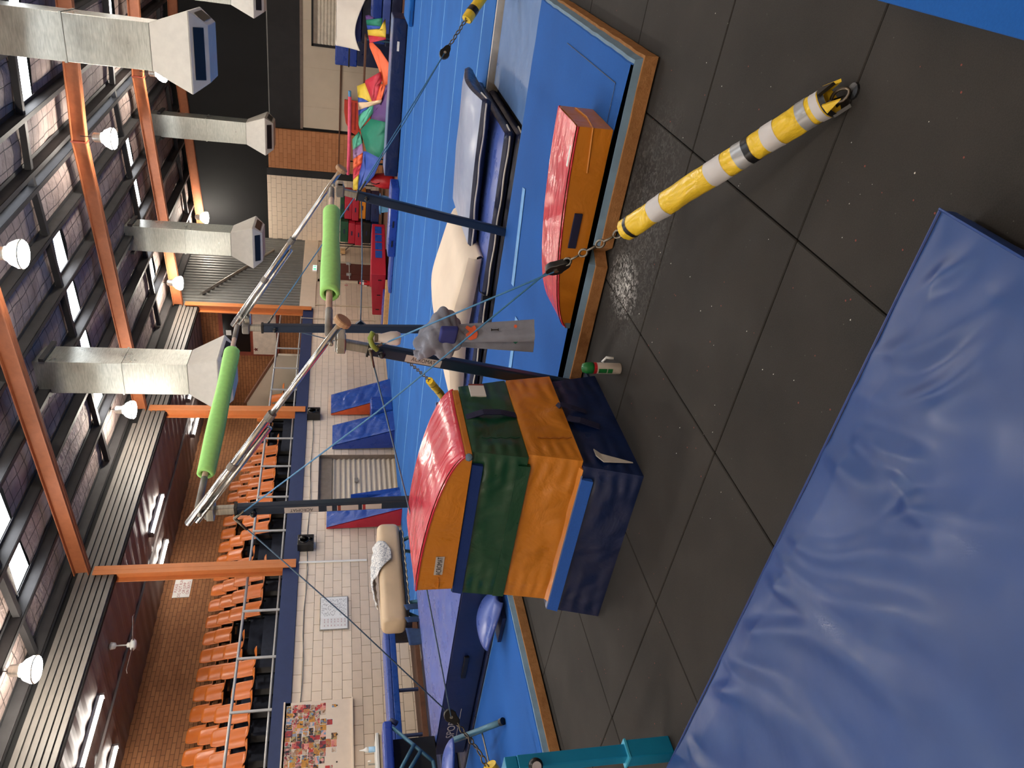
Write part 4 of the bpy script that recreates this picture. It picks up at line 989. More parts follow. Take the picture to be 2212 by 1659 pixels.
# ---- cyan telescopic stand at the bottom left picture edge
cy = empty('telescopic_stand', (-2.43, -0.52, 0), 'cyan square tube stand with black knob beside the foreground mat', 'stand')
build(bx((-2.462, -0.552, 0.06), (-2.398, -0.488, 0.765)), 'inner_tube', 'cyan', cy, bevel=0.006)
build(bx((-2.474, -0.564, 0.0), (-2.386, -0.476, 0.232)), 'sleeve', 'cyan', cy, bevel=0.006)
build(bx((-2.478, -0.568, 0.226), (-2.382, -0.472, 0.236)), 'collar', plain('cyan_light', (70, 180, 214), 0.4), cy)
kn = build(MB().lathe([(0.012, 0.0), (0.014, 0.03), (0.032, 0.034), (0.034, 0.05), (0.028, 0.062), (0.004, 0.064)], (-2.40, -0.535, 0.695), (0.75, -0.66, 0), 18), 'knob', 'blackp', cy, smooth=True)
build(MB().lathe([(0.022, 0.0645), (0.019, 0.065)], (-2.40, -0.535, 0.695), (0.75, -0.66, 0), 18), 'knob_ring', 'label', kn)
build(bx((-3.4, -0.55, 0.765), (-2.40, -0.49, 0.825)), 'cross_tube', 'cyan', cy, bevel=0.006)

# ---- uneven bars
YR_, YL_ = 3.88, 1.52
ub = empty('uneven_bars', (-2.05, 2.7, 0), 'uneven bars with navy posts, chrome spreaders and lime foam on both bars', 'uneven bars')
HB, LB = (-2.73, 2.45), (-1.385, 1.645)
for (bx0, bz, nm, hi) in ((HB[0], HB[1], 'high_bar', True), (LB[0], LB[1], 'low_bar', False)):
    b = build(MB().tube([(bx0, YL_ + 0.05, bz), (bx0, YR_ - 0.05, bz)], 0.02, 12), nm, 'bargrip', ub, smooth=True)
    for ya, yb in ((YL_ + 0.02, YL_ + 0.30), (YR_ - 0.24, YR_ - 0.02)): build(MB().tube([(bx0, ya, bz), (bx0, yb, bz)], 0.0225, 12), 'bar_sleeve', 'chalky', b, smooth=True)
    mb = MB(); ya, yb = (1.86, 3.42) if hi else (2.02, 3.36)
    def sl(u, v, bx0=bx0, bz=bz, ya=ya, yb=yb):
        a = 0.5 + (2 * math.pi - 0.45) * u - 1.9; y = ya + (yb - ya) * v
        r = 0.052 + 0.003 * math.sin(y * 6)
        return Vector((bx0 + r * math.cos(a), y + (0.06 * (u - 0.4) if v < 0.01 else 0), bz - 0.004 + r * math.sin(a)))
    build(MB().grid(sl, 26, 40), 'foam_sleeve', 'limef', b, smooth=True, solid=0.022)
def post(xb, xt, y, zt, z_sleeve, nm):
    p0, p1 = Vector((xb, y, 0.0)), Vector((xt, y, zt)); d = p1 - p0; ps = p0 + d * (z_sleeve / zt)
    o = build(MB().bar(p0, ps, 0.058, 0.075, (1, 0, 0)), nm, 'postnavy', ub, bevel=0.014, seg=3)
    build(MB().bar(ps - d * 0.05, p1, 0.044, 0.056, (1, 0, 0)), 'inner_tube', 'alloy', o, bevel=0.008)
    build(MB().bar(ps - d * 0.006, ps + d * 0.002, 0.064, 0.082, (1, 0, 0)), 'collar', 'blackp', o)
    build(MB().lathe([(0.010, 0), (0.010, 0.05), (0.02, 0.055), (0.022, 0.075), (0.012, 0.09)], ps - d * 0.05, (0.2, -1, 0), 10), 'clamp_knob', 'blackp', o, smooth=True)
    build(bx((xb - 0.09, y - 0.07, 0), (xb + 0.09, y + 0.07, 0.014)), 'foot_plate', 'postnavy', o)
    # head clamp
    hd = build(bx((xt - 0.045, y - 0.045, zt - 0.055), (xt + 0.045, y + 0.045, zt + 0.01)), 'head_clamp', 'chalky', o, bevel=0.012)
    return o, ps, d
pHL, sHL, dHL = post(-2.66, -2.745, YL_, 2.40, 2.22, 'post')
pHR, sHR, dHR = post(-2.68, -2.755, YR_, 2.40, 2.24, 'post')
pLL, sLL, dLL = post(-1.725, -1.43, YL_, 1.60, 1.42, 'post')
pLR, sLR, dLR = post(-1.69, -1.40, YR_, 1.60, 1.44, 'post')
for y, s_ in ((YL_, -1), (YR_, 1)):
    yy = y + s_ * 0.075
    top = Vector((HB[0] - 0.05, yy, 2.50)); bot = Vector((LB[0] + 0.14, yy, 1.57)); dd = bot - top
    sd = build(MB().tube([top, top + dd * 0.55], 0.024, 12).tube([top + Vector((0.015, 0, -0.055)), top + dd * 0.5 + Vector((0.015, 0, -0.055))], 0.018, 10), 'spreader', 'chrome', ub, smooth=True)
    build(MB().tube([top + dd * 0.5, bot], 0.019, 12), 'spreader_inner', 'chrome', sd, smooth=True)
    for f in (0.30, 0.55): build(MB().tube([top + dd * f, top + dd * (f + 0.03)], 0.028, 12), 'stop_ring', 'chalky', sd)
    n = dd.normalized(); prof = []
    c0 = bot
    build(MB().tube([c0 - n * 0.018, c0 - n * 0.012, c0 + n * 0.012, c0 + n * 0.018], [0.044, 0.05, 0.05, 0.044], 14), 'rubber_wheel', 'cardboard', sd)
    for px_, pz_ in ((HB[0] + 0.02, 2.40), (LB[0] - 0.02, 1.61)):
        build(MB().box((px_ - 0.05, min(yy, y) - 0.01, pz_ - 0.06), (px_ + 0.05, max(yy, y) + 0.03, pz_ - 0.012)).tube([(px_ + 0.03, yy - 0.04, pz_ + 0.02), (px_ + 0.03, yy + 0.05, pz_ + 0.02)], 0.014, 8), 'clevis', 'alloy', sd, bevel=0.006)
# maker's labels on the posts
def post_label(pst, p0, d, z, face, flip, L=0.22, wth=0.048, txt='ACROMAT', edge=None):
    f = z / (d.z if d.z else 1); c = Vector(p0) + d * f; dn = d.normalized(); N = Vector(face).normalized(); S = N.cross(dn).normalized(); N = dn.cross(S).normalized()
    if N.dot(Vector(face)) < 0: N = -N
    e = 0.039 if abs(N.x) > abs(N.y) else 0.0305
    c = c + N * e
    lb_ = build(MB().prism([c - dn * L / 2 - S * wth / 2, c + dn * L / 2 - S * wth / 2, c + dn * L / 2 + S * wth / 2, c - dn * L / 2 + S * wth / 2], N * 0.002), 'maker_label', 'label', pst)
    if txt: text(txt, wth * 0.82, c + N * 0.0025, (dn * -1 if not flip else dn), N.cross(dn * -1 if not flip else dn), 'lettering', 'ink', lb_, 0.0006, 0.78)
    if edge: 
        q = c + dn * L * 0.4
        build(MB().prism([q - dn * L * 0.07 - S * wth / 2, q + dn * L * 0.07 - S * wth / 2, q + dn * L * 0.07 + S * wth / 2, q - dn * L * 0.07 + S * wth / 2], N * 0.003), 'colour_band', edge, lb_)
b0 = Vector((-2.66, YL_, 0)); D_ = Vector((-2.745, YL_, 2.40)) - b0
post_label(pHL, b0, D_, 1.80, (0, -1, 0), True)
post_label(pHL, b0, D_, 1.62, (0, -1, 0), True, 0.035, 0.045, None)
post_label(pHL, b0, D_, 1.50, (0, -1, 0), True, 0.14, 0.045, None, 'rust')
post_label(pHL, b0, D_, 1.34, (0, -1, 0), True, 0.13, 0.045, None, 'inkred')
b0 = Vector((-1.725, YL_, 0)); D_ = Vector((-1.43, YL_, 1.60)) - b0
post_label(pLL, b0, D_, 1.09, (0, -1, 0), False)

# ---- guy ropes with chains and pulleys
def chain(pts_from, pts_to, par, link_len=0.062, r=0.0055, wd=0.017):
    p, q = Vector(pts_from), Vector(pts_to); d = q - p; n = max(2, int(d.length / (link_len * 0.78))); d /= n; dn = d.normalized()
    s1 = dn.orthogonal().normalized(); s2 = dn.cross(s1)
    for k in range(n):
        c = p + d * (k + 0.5); sd = (s1, s2)[k % 2]; pts = []
        for t in range(13):
            a = 2 * math.pi * t / 12; pts.append(c + dn * (link_len / 2 - r) * math.cos(a) * 1.0 + sd * wd * math.sin(a) * (0.75 + 0.25 * abs(math.sin(a))))
        build(MB().tube(pts, r, 5, cap=False), 'chain_link', 'chain', par, smooth=True)
def pulley(c, d, par, r=0.045):
    d = Vector(d).normalized(); s_ = d.orthogonal().normalized(); n = Vector((d.y, -d.x, 0)); n = n.normalized() if n.length > 1e-3 else s_
    u = n.cross(d).normalized(); pts = []
    for k in range(16):
        a = 2 * math.pi * k / 16; rr = r * (1.0 + (0.45 if math.cos(a) < -0.6 else 0)); pts.append(Vector(c) + (d * -1) * -math.cos(a) * rr * 1.25 * 1 + u * math.sin(a) * r * (0.85 if math.cos(a) < -0.2 else 1))
    o = build(MB().prism([p - n * 0.016 for p in pts], n * 0.032), 'pulley', 'blackp', par, bevel=0.005)
    build(MB().tube([Vector(c) - n * 0.021, Vector(c) + n * 0.021], 0.012, 10), 'axle', 'chrome', o)
    return o
def guy(anchor, chain_a, pul, atts, label, mat='rope'):
    g = empty('guy_rope', anchor, label, 'guy rope', 'guy ropes bracing the uneven bars')
    A, C, Pu = (Vector(v) for v in (anchor, chain_a, pul)); T = Vector(atts[0])
    chain(A + Vector((0, 0, 0.01)), C, g, 0.075, 0.006, 0.019); d = (Pu - C); chain(C, Pu - d.normalized() * 0.05, g, 0.062, 0.0055, 0.016)
    pulley(Pu, T - Pu, g)
    for k, t_ in enumerate(atts):
        t_ = Vector(t_); s_ = (t_ - Pu).cross(Vector((0, 0, 1))).normalized() * (0.016 if k else -0.016)
        m_ = (Pu + t_) / 2 - Vector((0, 0, 0.012 * (t_ - Pu).length))
        build(MB().tube([Pu + s_, m_, t_], 0.0048, 7), 'rope', mat, g, smooth=True)
        dn = (Pu - t_).normalized()
        build(MB().tube([t_, t_ + dn * 0.05, t_ + dn * 0.11], [0.012, 0.009, 0.008], 7), 'thimble', 'chain', g, smooth=True)
    build(MB().lathe([(0.028, 0.0), (0.026, 0.008), (0.01, 0.012)], (A.x, A.y, A.z - 0.012), n=12), 'floor_anchor', 'blackp', g)
    return g
T_LL, T_LR, T_HL, T_HR = Vector((-1.44, 1.47, 1.41)), Vector((-1.42, 3.93, 1.42)), Vector((-2.77, 1.47, 2.22)), Vector((-2.75, 3.93, 2.2))
LUG = Vector((-2.69, 3.93, 1.36))
guy((0.52, 0.0, 0.012), (-0.261, 0.608, 0.412), (-0.56, 0.842, 0.60), (T_LL, T_HL), 'light blue guy ropes from the near posts to the striped yellow sleeve')
guy((0.52, 5.4, 0.012), (-0.141, 4.882, 0.531), (-0.39, 4.686, 0.71), (T_LR, T_HR), 'blue guy ropes from the far posts over the steel blue mats')
guy((-4.75, 0.05, 0.15), (-4.13, 0.513, 0.575), (-3.93, 0.66, 0.77), (T_HL, T_LL), 'dark guy ropes from the near posts past the cream horse', 'cable')
guy((-4.72, 5.42, 0.15), (-3.90, 4.78, 0.53), (-3.36, 4.36, 0.86), (T_HR + Vector((0, 0, -0.05)), LUG), 'grey blue guy ropes ending in the chain above the yellow foam tube', 'cable')
g2 = empty('tension_cable', T_LR, 'steel cable joining the far low post to the far high post', 'cable')
a, b = T_LR + Vector((-0.03, 0, -0.02)), LUG
build(MB().tube([a, (a + b) / 2 + Vector((0, 0, -0.01)), b], 0.006, 6), 'cable', 'cable', g2, smooth=True)
build(MB().prism([(-2.71, 3.92, 1.31), (-2.71, 3.92, 1.41), (-2.66, 3.92, 1.36)], (0, 0.03, 0)), 'cable_lug', 'postnavy', g2)

# ---- padded sleeves on the chains
def pad(pts, r, label, bands, seed, ragged=True):
    t = empty('chain_pad', pts[0], label, 'padding', 'yellow padded sleeves over the anchor chains')
    pts = [Vector(p) for p in pts]
    N = 44
    def at(f):
        k = f * (len(pts) - 1); i = min(int(k), len(pts) - 2); return pts[i] + (pts[i + 1] - pts[i]) * (k - i)
    d = (pts[-1] - pts[0]).normalized(); a = d.orthogonal().normalized(); b = d.cross(a)
    def surf(r0, amp, f0, f1):
        def fn(u, v):
            f = f0 + (f1 - f0) * v; c = at(f); t_ = 2 * math.pi * u; q = c * 9 + Vector((math.cos(t_) * 1.2, math.sin(t_) * 1.2, seed))
            rr = r0 * (1 + amp * noise.noise(q) + amp * 0.8 * abs(noise.noise(q * 2.3)))
            return c + (a * math.cos(t_) + b * math.sin(t_)) * rr
        return fn
    build(MB().grid(surf(r, 0.10, 0.035, 1.0), 28, N * 2), 'sleeve', 'ylw', t, smooth=True)
    build(MB().add([at(1.0) + (a * math.cos(k * 0.449) + b * math.sin(k * 0.449)) * r * 0.98 for k in range(14)], [tuple(range(14))]), 'end_cap', 'ylw', t)
    for f0, f1, mt in bands: build(MB().grid(surf(r * 1.035, 0.09, f0, f1), 28, 6), 'tape_band', mt, t, smooth=True)
    if ragged:
        for k in range(5):
            an = k * 1.26; c = at(0.05); e = at(0.0) - d * 0.015
            build(MB().prism([c + (a * math.cos(an + s_) + b * math.sin(an + s_)) * r for s_ in (-0.35, 0.35)] + [e + (a * math.cos(an) + b * math.sin(an)) * r * 0.9], (a * math.cos(an) + b * math.sin(an)) * 0.012), 'torn_foam', 'ylw' if k % 2 else 'blackp', t)
    return t
pad([(0.50, 0.018, 0.035), (0.30, 0.17, 0.145), (0.02, 0.39, 0.28), (-0.25, 0.60, 0.405)], 0.047, 'long yellow vinyl sleeve with white tape bands standing on the black tiles',
    [(0.035, 0.06, 'blackp'), (0.065, 0.10, 'tapew'), (0.12, 0.165, 'tapeg'), (0.27, 0.335, 'tapew'), (0.38, 0.405, 'blackp'), (0.405, 0.445, 'tapeg'), (0.49, 0.56, 'tapew'), (0.77, 0.84, 'tapew'), (0.955, 0.972, 'blackp')], 2)
pad([(0.50, 5.38, 0.03), (0.18, 5.13, 0.27), (-0.13, 4.89, 0.52)], 0.045, 'yellow padded sleeve at the top picture edge over the blue floor', [(0.86, 0.92, 'blackp')], 4, False)
pad([(-4.68, 5.38, 0.16), (-4.3, 5.09, 0.33), (-3.92, 4.79, 0.52)], 0.043, 'yellow foam tube with black rings behind the coloured box', [(0.62, 0.635, 'blackp'), (0.86, 0.875, 'blackp'), (0.4, 0.415, 'blackp')], 6, False)
pad([(-4.70, 0.09, 0.16), (-4.45, 0.27, 0.32), (-4.22, 0.44, 0.49)], 0.05, 'torn yellow cloth wrap on the chain at the left picture edge', [(0.1, 0.2, 'blackp')], 9, False)
# black rubber weight beside it
rw = empty('rubber_weight', (-4.55, 0.36, 0.13), 'black domed rubber weight with grey stripes behind the yellow cloth', 'weight')
build(MB().lathe([(0.11, 0.13), (0.12, 0.16), (0.12, 0.26), (0.09, 0.33), (0.03, 0.355)], (-4.62, 0.52, 0), n=20), 'dome', 'blackp', rw, smooth=True)
build(MB().lathe([(0.121, 0.235), (0.121, 0.25)], (-4.62, 0.52, 0), n=20).lathe([(0.118, 0.265), (0.113, 0.28)], (-4.62, 0.52, 0), n=20), 'stripe', 'corr', rw)

# ---- towel knotted over the near ropes
tw = empty('hanging_towel', (-1.28, 1.40, 0.45), 'grey child\'s towel with animal prints knotted over the blue ropes', 'towel')
def strip(p0, p1, w0, w1, depth, seed, nm, mt='towel'):
    p0, p1 = Vector(p0), Vector(p1); ax = Vector((0.80, 0.60, 0)).normalized(); nr = Vector((0.60, -0.80, 0))
    def fn(u, v):
        c = p0 + (p1 - p0) * v; wd = w0 + (w1 - w0) * v; a = 2 * math.pi * u
        return c + ax * (math.cos(a) * wd / 2) + nr * (math.sin(a) * depth * (1 + 0.35 * math.sin(3 * a + seed))) + nr * 0.008 * noise.noise(Vector((u * 4, v * 6, seed)))
    return build(MB().grid(fn, 24, 16), nm, mt, tw, smooth=True)
MATS['towel'] = plain('towel_grey', (142, 146, 160), 0.95, 0, 0.10, 14, 0.6)
strip((-1.27, 1.39, 1.0), (-1.20, 1.345, 0.49), 0.10, 0.13, 0.022, 1, 'hanging_end')
strip((-1.33, 1.44, 0.98), (-1.335, 1.445, 0.45), 0.09, 0.13, 0.020, 3, 'hanging_end')
def knot(u, v):
    a = 2 * math.pi * u; ph = math.pi * v; c = Vector((-1.27, 1.39, 1.02))
    ax = Vector((0.80, 0.60, 0)); nr = Vector((0.60, -0.80, 0)); r = 1 + 0.10 * math.sin(4 * ph + 2 * a) + 0.10 * abs(math.sin(7 * ph + 3 * math.cos(a))) + 0.14 * noise.noise(Vector((math.cos(a) * 2, math.sin(a) * 2, v * 5)))
    return c + ax * (math.sin(ph) * math.cos(a) * 0.125 * r) + nr * (math.sin(ph) * math.sin(a) * 0.07 * r) + Vector((0, 0, math.cos(ph) * 0.13 * r)) + ax * -0.10 * max(0, math.cos(ph)) ** 2
build(MB().grid(knot, 60, 60), 'knot', 'towel', tw, smooth=True)
build(MB().bar((-1.14, 1.24, 1.0), (-1.40, 1.40, 0.985), 0.03, 0.10), 'loop_band', plain('towel_loop', (48, 56, 124), 0.9), tw, bevel=0.012)
def towel_print(p0, p1, v, dx, poly, size, mt, depth=0.0225):
    p0, p1 = Vector(p0), Vector(p1); ax = Vector((0.80, 0.60, 0)).normalized(); nr = Vector((0.60, -0.80, 0)); dn = (p1 - p0).normalized()
    c = p0 + (p1 - p0) * v + ax * dx + nr * depth * 1.15
    build(MB().prism([c + ax * (a_ * size) + dn * (b_ * size) for a_, b_ in poly], nr * 0.004), 'animal_print', mt, tw)
DINO = [(-1, -0.2), (-0.7, -0.7), (-0.2, -0.8), (0.1, -0.4), (0.6, -0.9), (0.9, -0.7), (0.6, -0.2), (0.9, 0.3), (0.4, 0.5), (-0.2, 0.7), (-0.8, 0.5)]
LEAF = [(-0.7, 0), (-0.3, -0.5), (0.2, -0.6), (0.7, -0.1), (0.3, 0.5), (-0.3, 0.5)]
BONE = [(-0.4, -1), (0.4, -1), (0.15, -0.7), (0.15, 0.7), (0.4, 1), (-0.4, 1), (-0.15, 0.7), (-0.15, -0.7)]
H1 = ((-1.27, 1.39, 1.0), (-1.20, 1.345, 0.49)); H2 = ((-1.33, 1.44, 0.98), (-1.335, 1.445, 0.45))
towel_print(*H1, 0.30, 0.0, DINO, 0.045, 'p_orange'); towel_print(*H1, 0.55, 0.01, BONE, 0.022, 'ink'); towel_print(*H1, 0.78, 0.025, LEAF, 0.016, 'p_orange')
towel_print(*H2, 0.78, 0.0, LEAF, 0.03, 'p_green'); towel_print(*H2, 0.45, 0.0, LEAF, 0.02, 'limef')

# ---- chalk bottle hung on the low post
cb = empty('hanging_bottle', (-1.34, 1.44, 1.26), 'translucent white bottle with green clip hanging on the near low post', 'bottle')
build(MB().lathe([(0.018, 1.375), (0.022, 1.36), (0.040, 1.30), (0.042, 1.265), (0.034, 1.245), (0.01, 1.24)], (-1.335, 1.43, 0), n=18), 'bottle', plain('frosted_plastic', (222, 214, 208), 0.35), cb, smooth=True)
build(MB().lathe([(0.024, 1.372), (0.024, 1.39)], (-1.335, 1.43, 0), n=14), 'neck_ring', 'chain', cb)
build(MB().tube([(-1.30, 1.43, 1.40), (-1.335, 1.425, 1.415), (-1.38, 1.42, 1.40), (-1.41, 1.42, 1.37)], 0.016, 8), 'clip', plain('olive_clip', (150, 170, 70), 0.4), cb, smooth=True)
# ---- stacked mats behind the bars
def piped_mat(name, x0, x1, y0, y1, z0, z1, label, top, side='v_navy', n_pipe=1, bend=None, seed=0, stuffgroup=None):
    t = empty(name, ((x0 + x1) / 2, (y0 + y1) / 2, z0), label, 'mat', stuffgroup)
    bend = bend or (lambda x, y: 0.0)
    def tp(u, v):
        x = x0 + (x1 - x0) * u; y = y0 + (y1 - y0) * v; e = min(u * (x1 - x0), (1 - u) * (x1 - x0), v * (y1 - y0), (1 - v) * (y1 - y0))
        return Vector((x, y, z1 + bend(x, y) + 0.012 * min(1, e / 0.15) + 0.008 * noise.noise(Vector((x * 3 + seed, y * 3, 0))) * min(1, e / 0.1)))
    build(MB().grid(tp, 40, 24), 'top_cover', top, t, smooth=True)
    per = [(x0 + (x1 - x0) * k / 40, y0) for k in range(41)] + [(x1, y0 + (y1 - y0) * k / 24) for k in range(1, 25)] + [(x1 + (x0 - x1) * k / 40, y1) for k in range(1, 41)] + [(x0, y1 + (y0 - y1) * k / 24) for k in range(1, 24)]
    n = len(per); mb = MB(); vs = []
    cx_, cy_ = (x0 + x1) / 2, (y0 + y1) / 2
    for j in range(7):
        f = j / 6; bulge = 0.018 * math.sin(f * math.pi)
        for x, y in per:
            b_ = bend(x, y); ox = bulge * ((x >= x1 - 1e-6) - (x <= x0 + 1e-6)); oy = bulge * ((y >= y1 - 1e-6) - (y <= y0 + 1e-6))
            w_ = 0.006 * noise.noise(Vector((x * 6 + seed, y * 6, f * 4)))
            vs.append((x + ox + (w_ if ox else 0), y + oy + (w_ if oy else 0), z0 + b_ + (z1 - z0) * f))
    mb.add(vs, [(j * n + i, j * n + (i + 1) % n, (j + 1) * n + (i + 1) % n, (j + 1) * n + i) for j in range(6) for i in range(n)] + [tuple(range(n))])
    build(mb, 'side_cover', side, t, smooth=True)
    for k in range(n_pipe):
        zz = z0 + (z1 - z0) * ((k + 1) / (n_pipe + 1) if n_pipe > 1 else 0.5)
        line = [(x, y0 - 0.026 - 0.003 * math.sin(x * 9), zz + bend(x, y0) + 0.004 * math.sin(x * 14 + k)) for x in [x0 + (x1 - 0.03 - x0) * q / 40 for q in range(41)]]
        line += [(x1 + 0.018, y0 + 0.02, zz + bend(x1, y0)), (x1 + 0.026, y0 + 0.18, zz + bend(x1, y0 + 0.18) - 0.004)]
        build(MB().tube(line, 0.009, 5), 'piping', 'piping', t)
    return t
piped_mat('crash_mat', -3.9, -0.885, 4.17, 5.92, 0.0, 0.088, 'lower of two navy crash mats with white piping under the bars', 'v_navy', 'v_navy', 1, seed=2)
piped_mat('crash_mat', -3.9, -0.875, 4.15, 5.90, 0.108, 0.20, 'upper navy crash mat with periwinkle top and white piping', 'v_periw', 'v_navy', 1, seed=5)
def bend_g(x, y): return 0.05 * (1 + math.sin((y - 4.6) * 3.0)) * max(0, (x + 2.2) / 1.4) + 0.01 * (1 + math.sin(x * 3))
piped_mat('folding_mat', -2.10, -0.72, 4.55, 5.78, 0.225, 0.31, 'bent navy mat with pale grey blue top lying on the crash mats', 'v_grey', 'v_navy', 1, bend_g, 9)
def bend_w(x, y): return 0.16 * math.exp(-((x + 2.95) / 0.62) ** 2) * (0.6 + 0.4 * math.sin((y - 4.0) * 1.2)) + 0.03
wm = empty('canvas_mat', (-2.9, 4.75, 0.21), 'arched cream canvas mat resting on the navy crash mats', 'mat')
def cw(u, v):
    x = -3.85 + 1.75 * u; y = 4.24 + 1.35 * v; e = min(u, 1 - u, v, 1 - v)
    return Vector((x, y, 0.225 + 0.10 * min(1, e * 14) ** 0.5 + bend_w(x, y) + 0.006 * noise.noise(Vector((x * 4, y * 4, 1)))))
build(MB().grid(cw, 44, 36), 'top_cover', 'canvas', wm, smooth=True)
def cs(u, v):
    x = -3.85 + 1.75 * u; z = 0.222 + (bend_w(x, 4.24) - 0.03) * (0.4 + 0.6 * v) + 0.12 * v
    return Vector((x, 4.235 - 0.03 * math.sin(v * math.pi) - 0.004 * abs(noise.noise(Vector((x * 14 + v * 3, 0, v * 2)))), z))
build(MB().grid(cs, 60, 8), 'front_edge', 'canvas', wm, smooth=True)
build(MB().grid(lambda u, v: Vector((-2.10 + 0.02 * math.sin(v * math.pi), 4.24 + 1.35 * u, 0.21 + (bend_w(-2.10, 4.24 + 1.35 * u) + 0.02) * v)), 20, 4), 'end_edge', 'canvas', wm, smooth=True)
# buckle strap on the crash mats
bk = empty('mat_strap', (-2.45, 4.12, 0.05), 'thin black strap and buckle hanging over the navy crash mats', 'strap')
build(MB().tube([(-1.75, 5.0, 0.225), (-2.1, 4.6, 0.225), (-2.42, 4.16, 0.22), (-2.44, 4.10, 0.16), (-2.46, 4.10, 0.08)], 0.006, 5), 'cord', 'blackp', bk)
build(bx((-2.48, 4.085, 0.10), (-2.43, 4.10, 0.20)), 'buckle', 'blackp', bk, bevel=0.004)

im = empty('landing_mat', (-0.4, 4.75, 0), 'thin steel blue mat with printed word beside the navy crash mats', 'mat')
build(bx((-0.80, 3.93, 0.012), (0.40, 5.60, 0.055)), 'body', 'v_navy2', im, bevel=0.006)
build(bx((-0.79, 3.945, 0.05), (0.39, 5.59, 0.060)), 'top_cover', 'v_steel', im, bevel=0.005)
text('IMPACT', 0.085, (-0.36, 4.07, 0.0605), (1, 0, 0), (0, 1, 0), 'lettering', 'paper', im, squash=1.1)
build(bx((-0.83, 3.905, 0.0), (0.43, 5.63, 0.012)), 'rubber_underlay', plain('underlay', (86, 82, 74), 0.95, 0, 0.3, 60, 0.6), im)

# ---- large crash mat at the left, behind the foam mat
cm = mat_thing('crash_mat', (-6.95, 2.05, 0.13), (-4.0, 4.5, 0.47), 'v_navy2', 'thick shiny periwinkle and navy crash mat left of the box', top='v_periw', amp=0.012, seed=3)
build(bx((-5.55, 2.02, 0.29), (-5.22, 2.045, 0.335)), 'handle', 'blackp', cm, bevel=0.005)
text('SPORT', 0.12, (-6.42, 2.044, 0.33), (1, 0, 0), (0, 0, 1), 'lettering', 'label', cm, squash=1.1)
build(bx((-6.7, 2.043, 0.262), (-6.1, 2.046, 0.266)), 'printed_line', 'label', cm)
um = empty('floor_mat', (-5.8, 3.3, 0), 'flat navy base mat under the thick crash mat', 'mat')
build(bx((-7.3, 2.0, 0.0), (-3.7, 4.7, 0.128)), 'body', 'v_navy', um, bevel=0.02)
# springboard ends poking out
for (x, y, z, lab) in ((-4.15, 1.60, 0.134, 'rounded periwinkle board end poking out behind the box'), ):
    sb = empty('spring_board', (x, y, z), lab, 'springboard')
    def nose(u, v, x=x, y=y, z=z):
        a = (u - 0.5) * math.pi; r = 0.17
        return Vector((x - 0.42 + 0.42 * v + 0.02, y + 0.22 + r * math.sin(a) * 1.2 * (1 - 0.75 * v ** 3), z + 0.03 + 0.10 * (1 - v ** 2) + 0.05 * math.cos(a)))
    build(MB().grid(nose, 16, 12), 'deck', 'v_periw', sb, smooth=True, solid=0.03)
    build(bx((x - 0.42, y + 0.1, z), (x - 0.1, y + 0.34, z + 0.03)), 'frame', 'v_navy2', sb)

# ---- padded vaulting horse with towel and straps
vh = empty('vaulting_horse', (-7.48, 5.1, 0.0), 'beige leather vaulting horse on teal steel legs', 'vaulting horse')
def rrect(c, hw, hh, r, n=5):
    pts = []
    for sx, sz, a0 in ((1, 1, 0), (-1, 1, 90), (-1, -1, 180), (1, -1, 270)):
        for k in range(n + 1):
            a = math.radians(a0 + 90 * k / n); pts.append((c[0] + sx * (hw - r) + r * math.cos(a), c[1] + sz * (hh - r) + r * math.sin(a)))
    return pts
rings = []
for y, sc_ in ((4.14, 0.72), (4.16, 0.88), (4.20, 0.97), (4.26, 1.0), (5.80, 1.0), (5.86, 0.97), (5.90, 0.88), (5.92, 0.72)):
    rings.append([(-7.47 + (x + 7.47) * sc_, y, 0.735 + (z - 0.735) * sc_) for x, z in rrect((-7.47, 0.735), 0.175, 0.17, 0.09)])
nr = len(rings[0]); mb = MB()
mb.add([p for rg in rings for p in rg], [(j * nr + i, j * nr + (i + 1) % nr, (j + 1) * nr + (i + 1) % nr, (j + 1) * nr + i) for j in range(len(rings) - 1) for i in range(nr)] + [tuple(range(nr)), tuple(range((len(rings) - 1) * nr, len(rings) * nr))])
build(mb, 'body', 'beige', vh, smooth=True)
build(bx((-7.62, 4.3, 0.53), (-7.32, 5.78, 0.57)), 'base_rail', 'postnavy', vh)
for sx in (-1, 1):
    for yy, dy in ((4.45, -0.12), (5.6, 0.12)):
        lg = build(MB().tube([(-7.47 + sx * 0.1, yy, 0.55), (-7.47 + sx * 0.34, yy + dy, 0.012)], 0.028, 8), 'leg', 'teal', vh, smooth=True)
        build(MB().lathe([(0.05, 0.0), (0.045, 0.02), (0.028, 0.03)], (-7.47 + sx * 0.34, yy + dy, 0), n=10), 'foot', 'blackp', lg)
build(MB().tube([(-7.47, 4.45, 0.30), (-7.47, 5.6, 0.30)], 0.02, 8), 'stretcher', 'teal', vh)
build(MB().tube([(-7.30, 4.3 + 0.06 * k, 0.535 - 0.012 * (k % 2)) for k in range(25)], 0.010, 5), 'tension_chain', 'chain', vh)

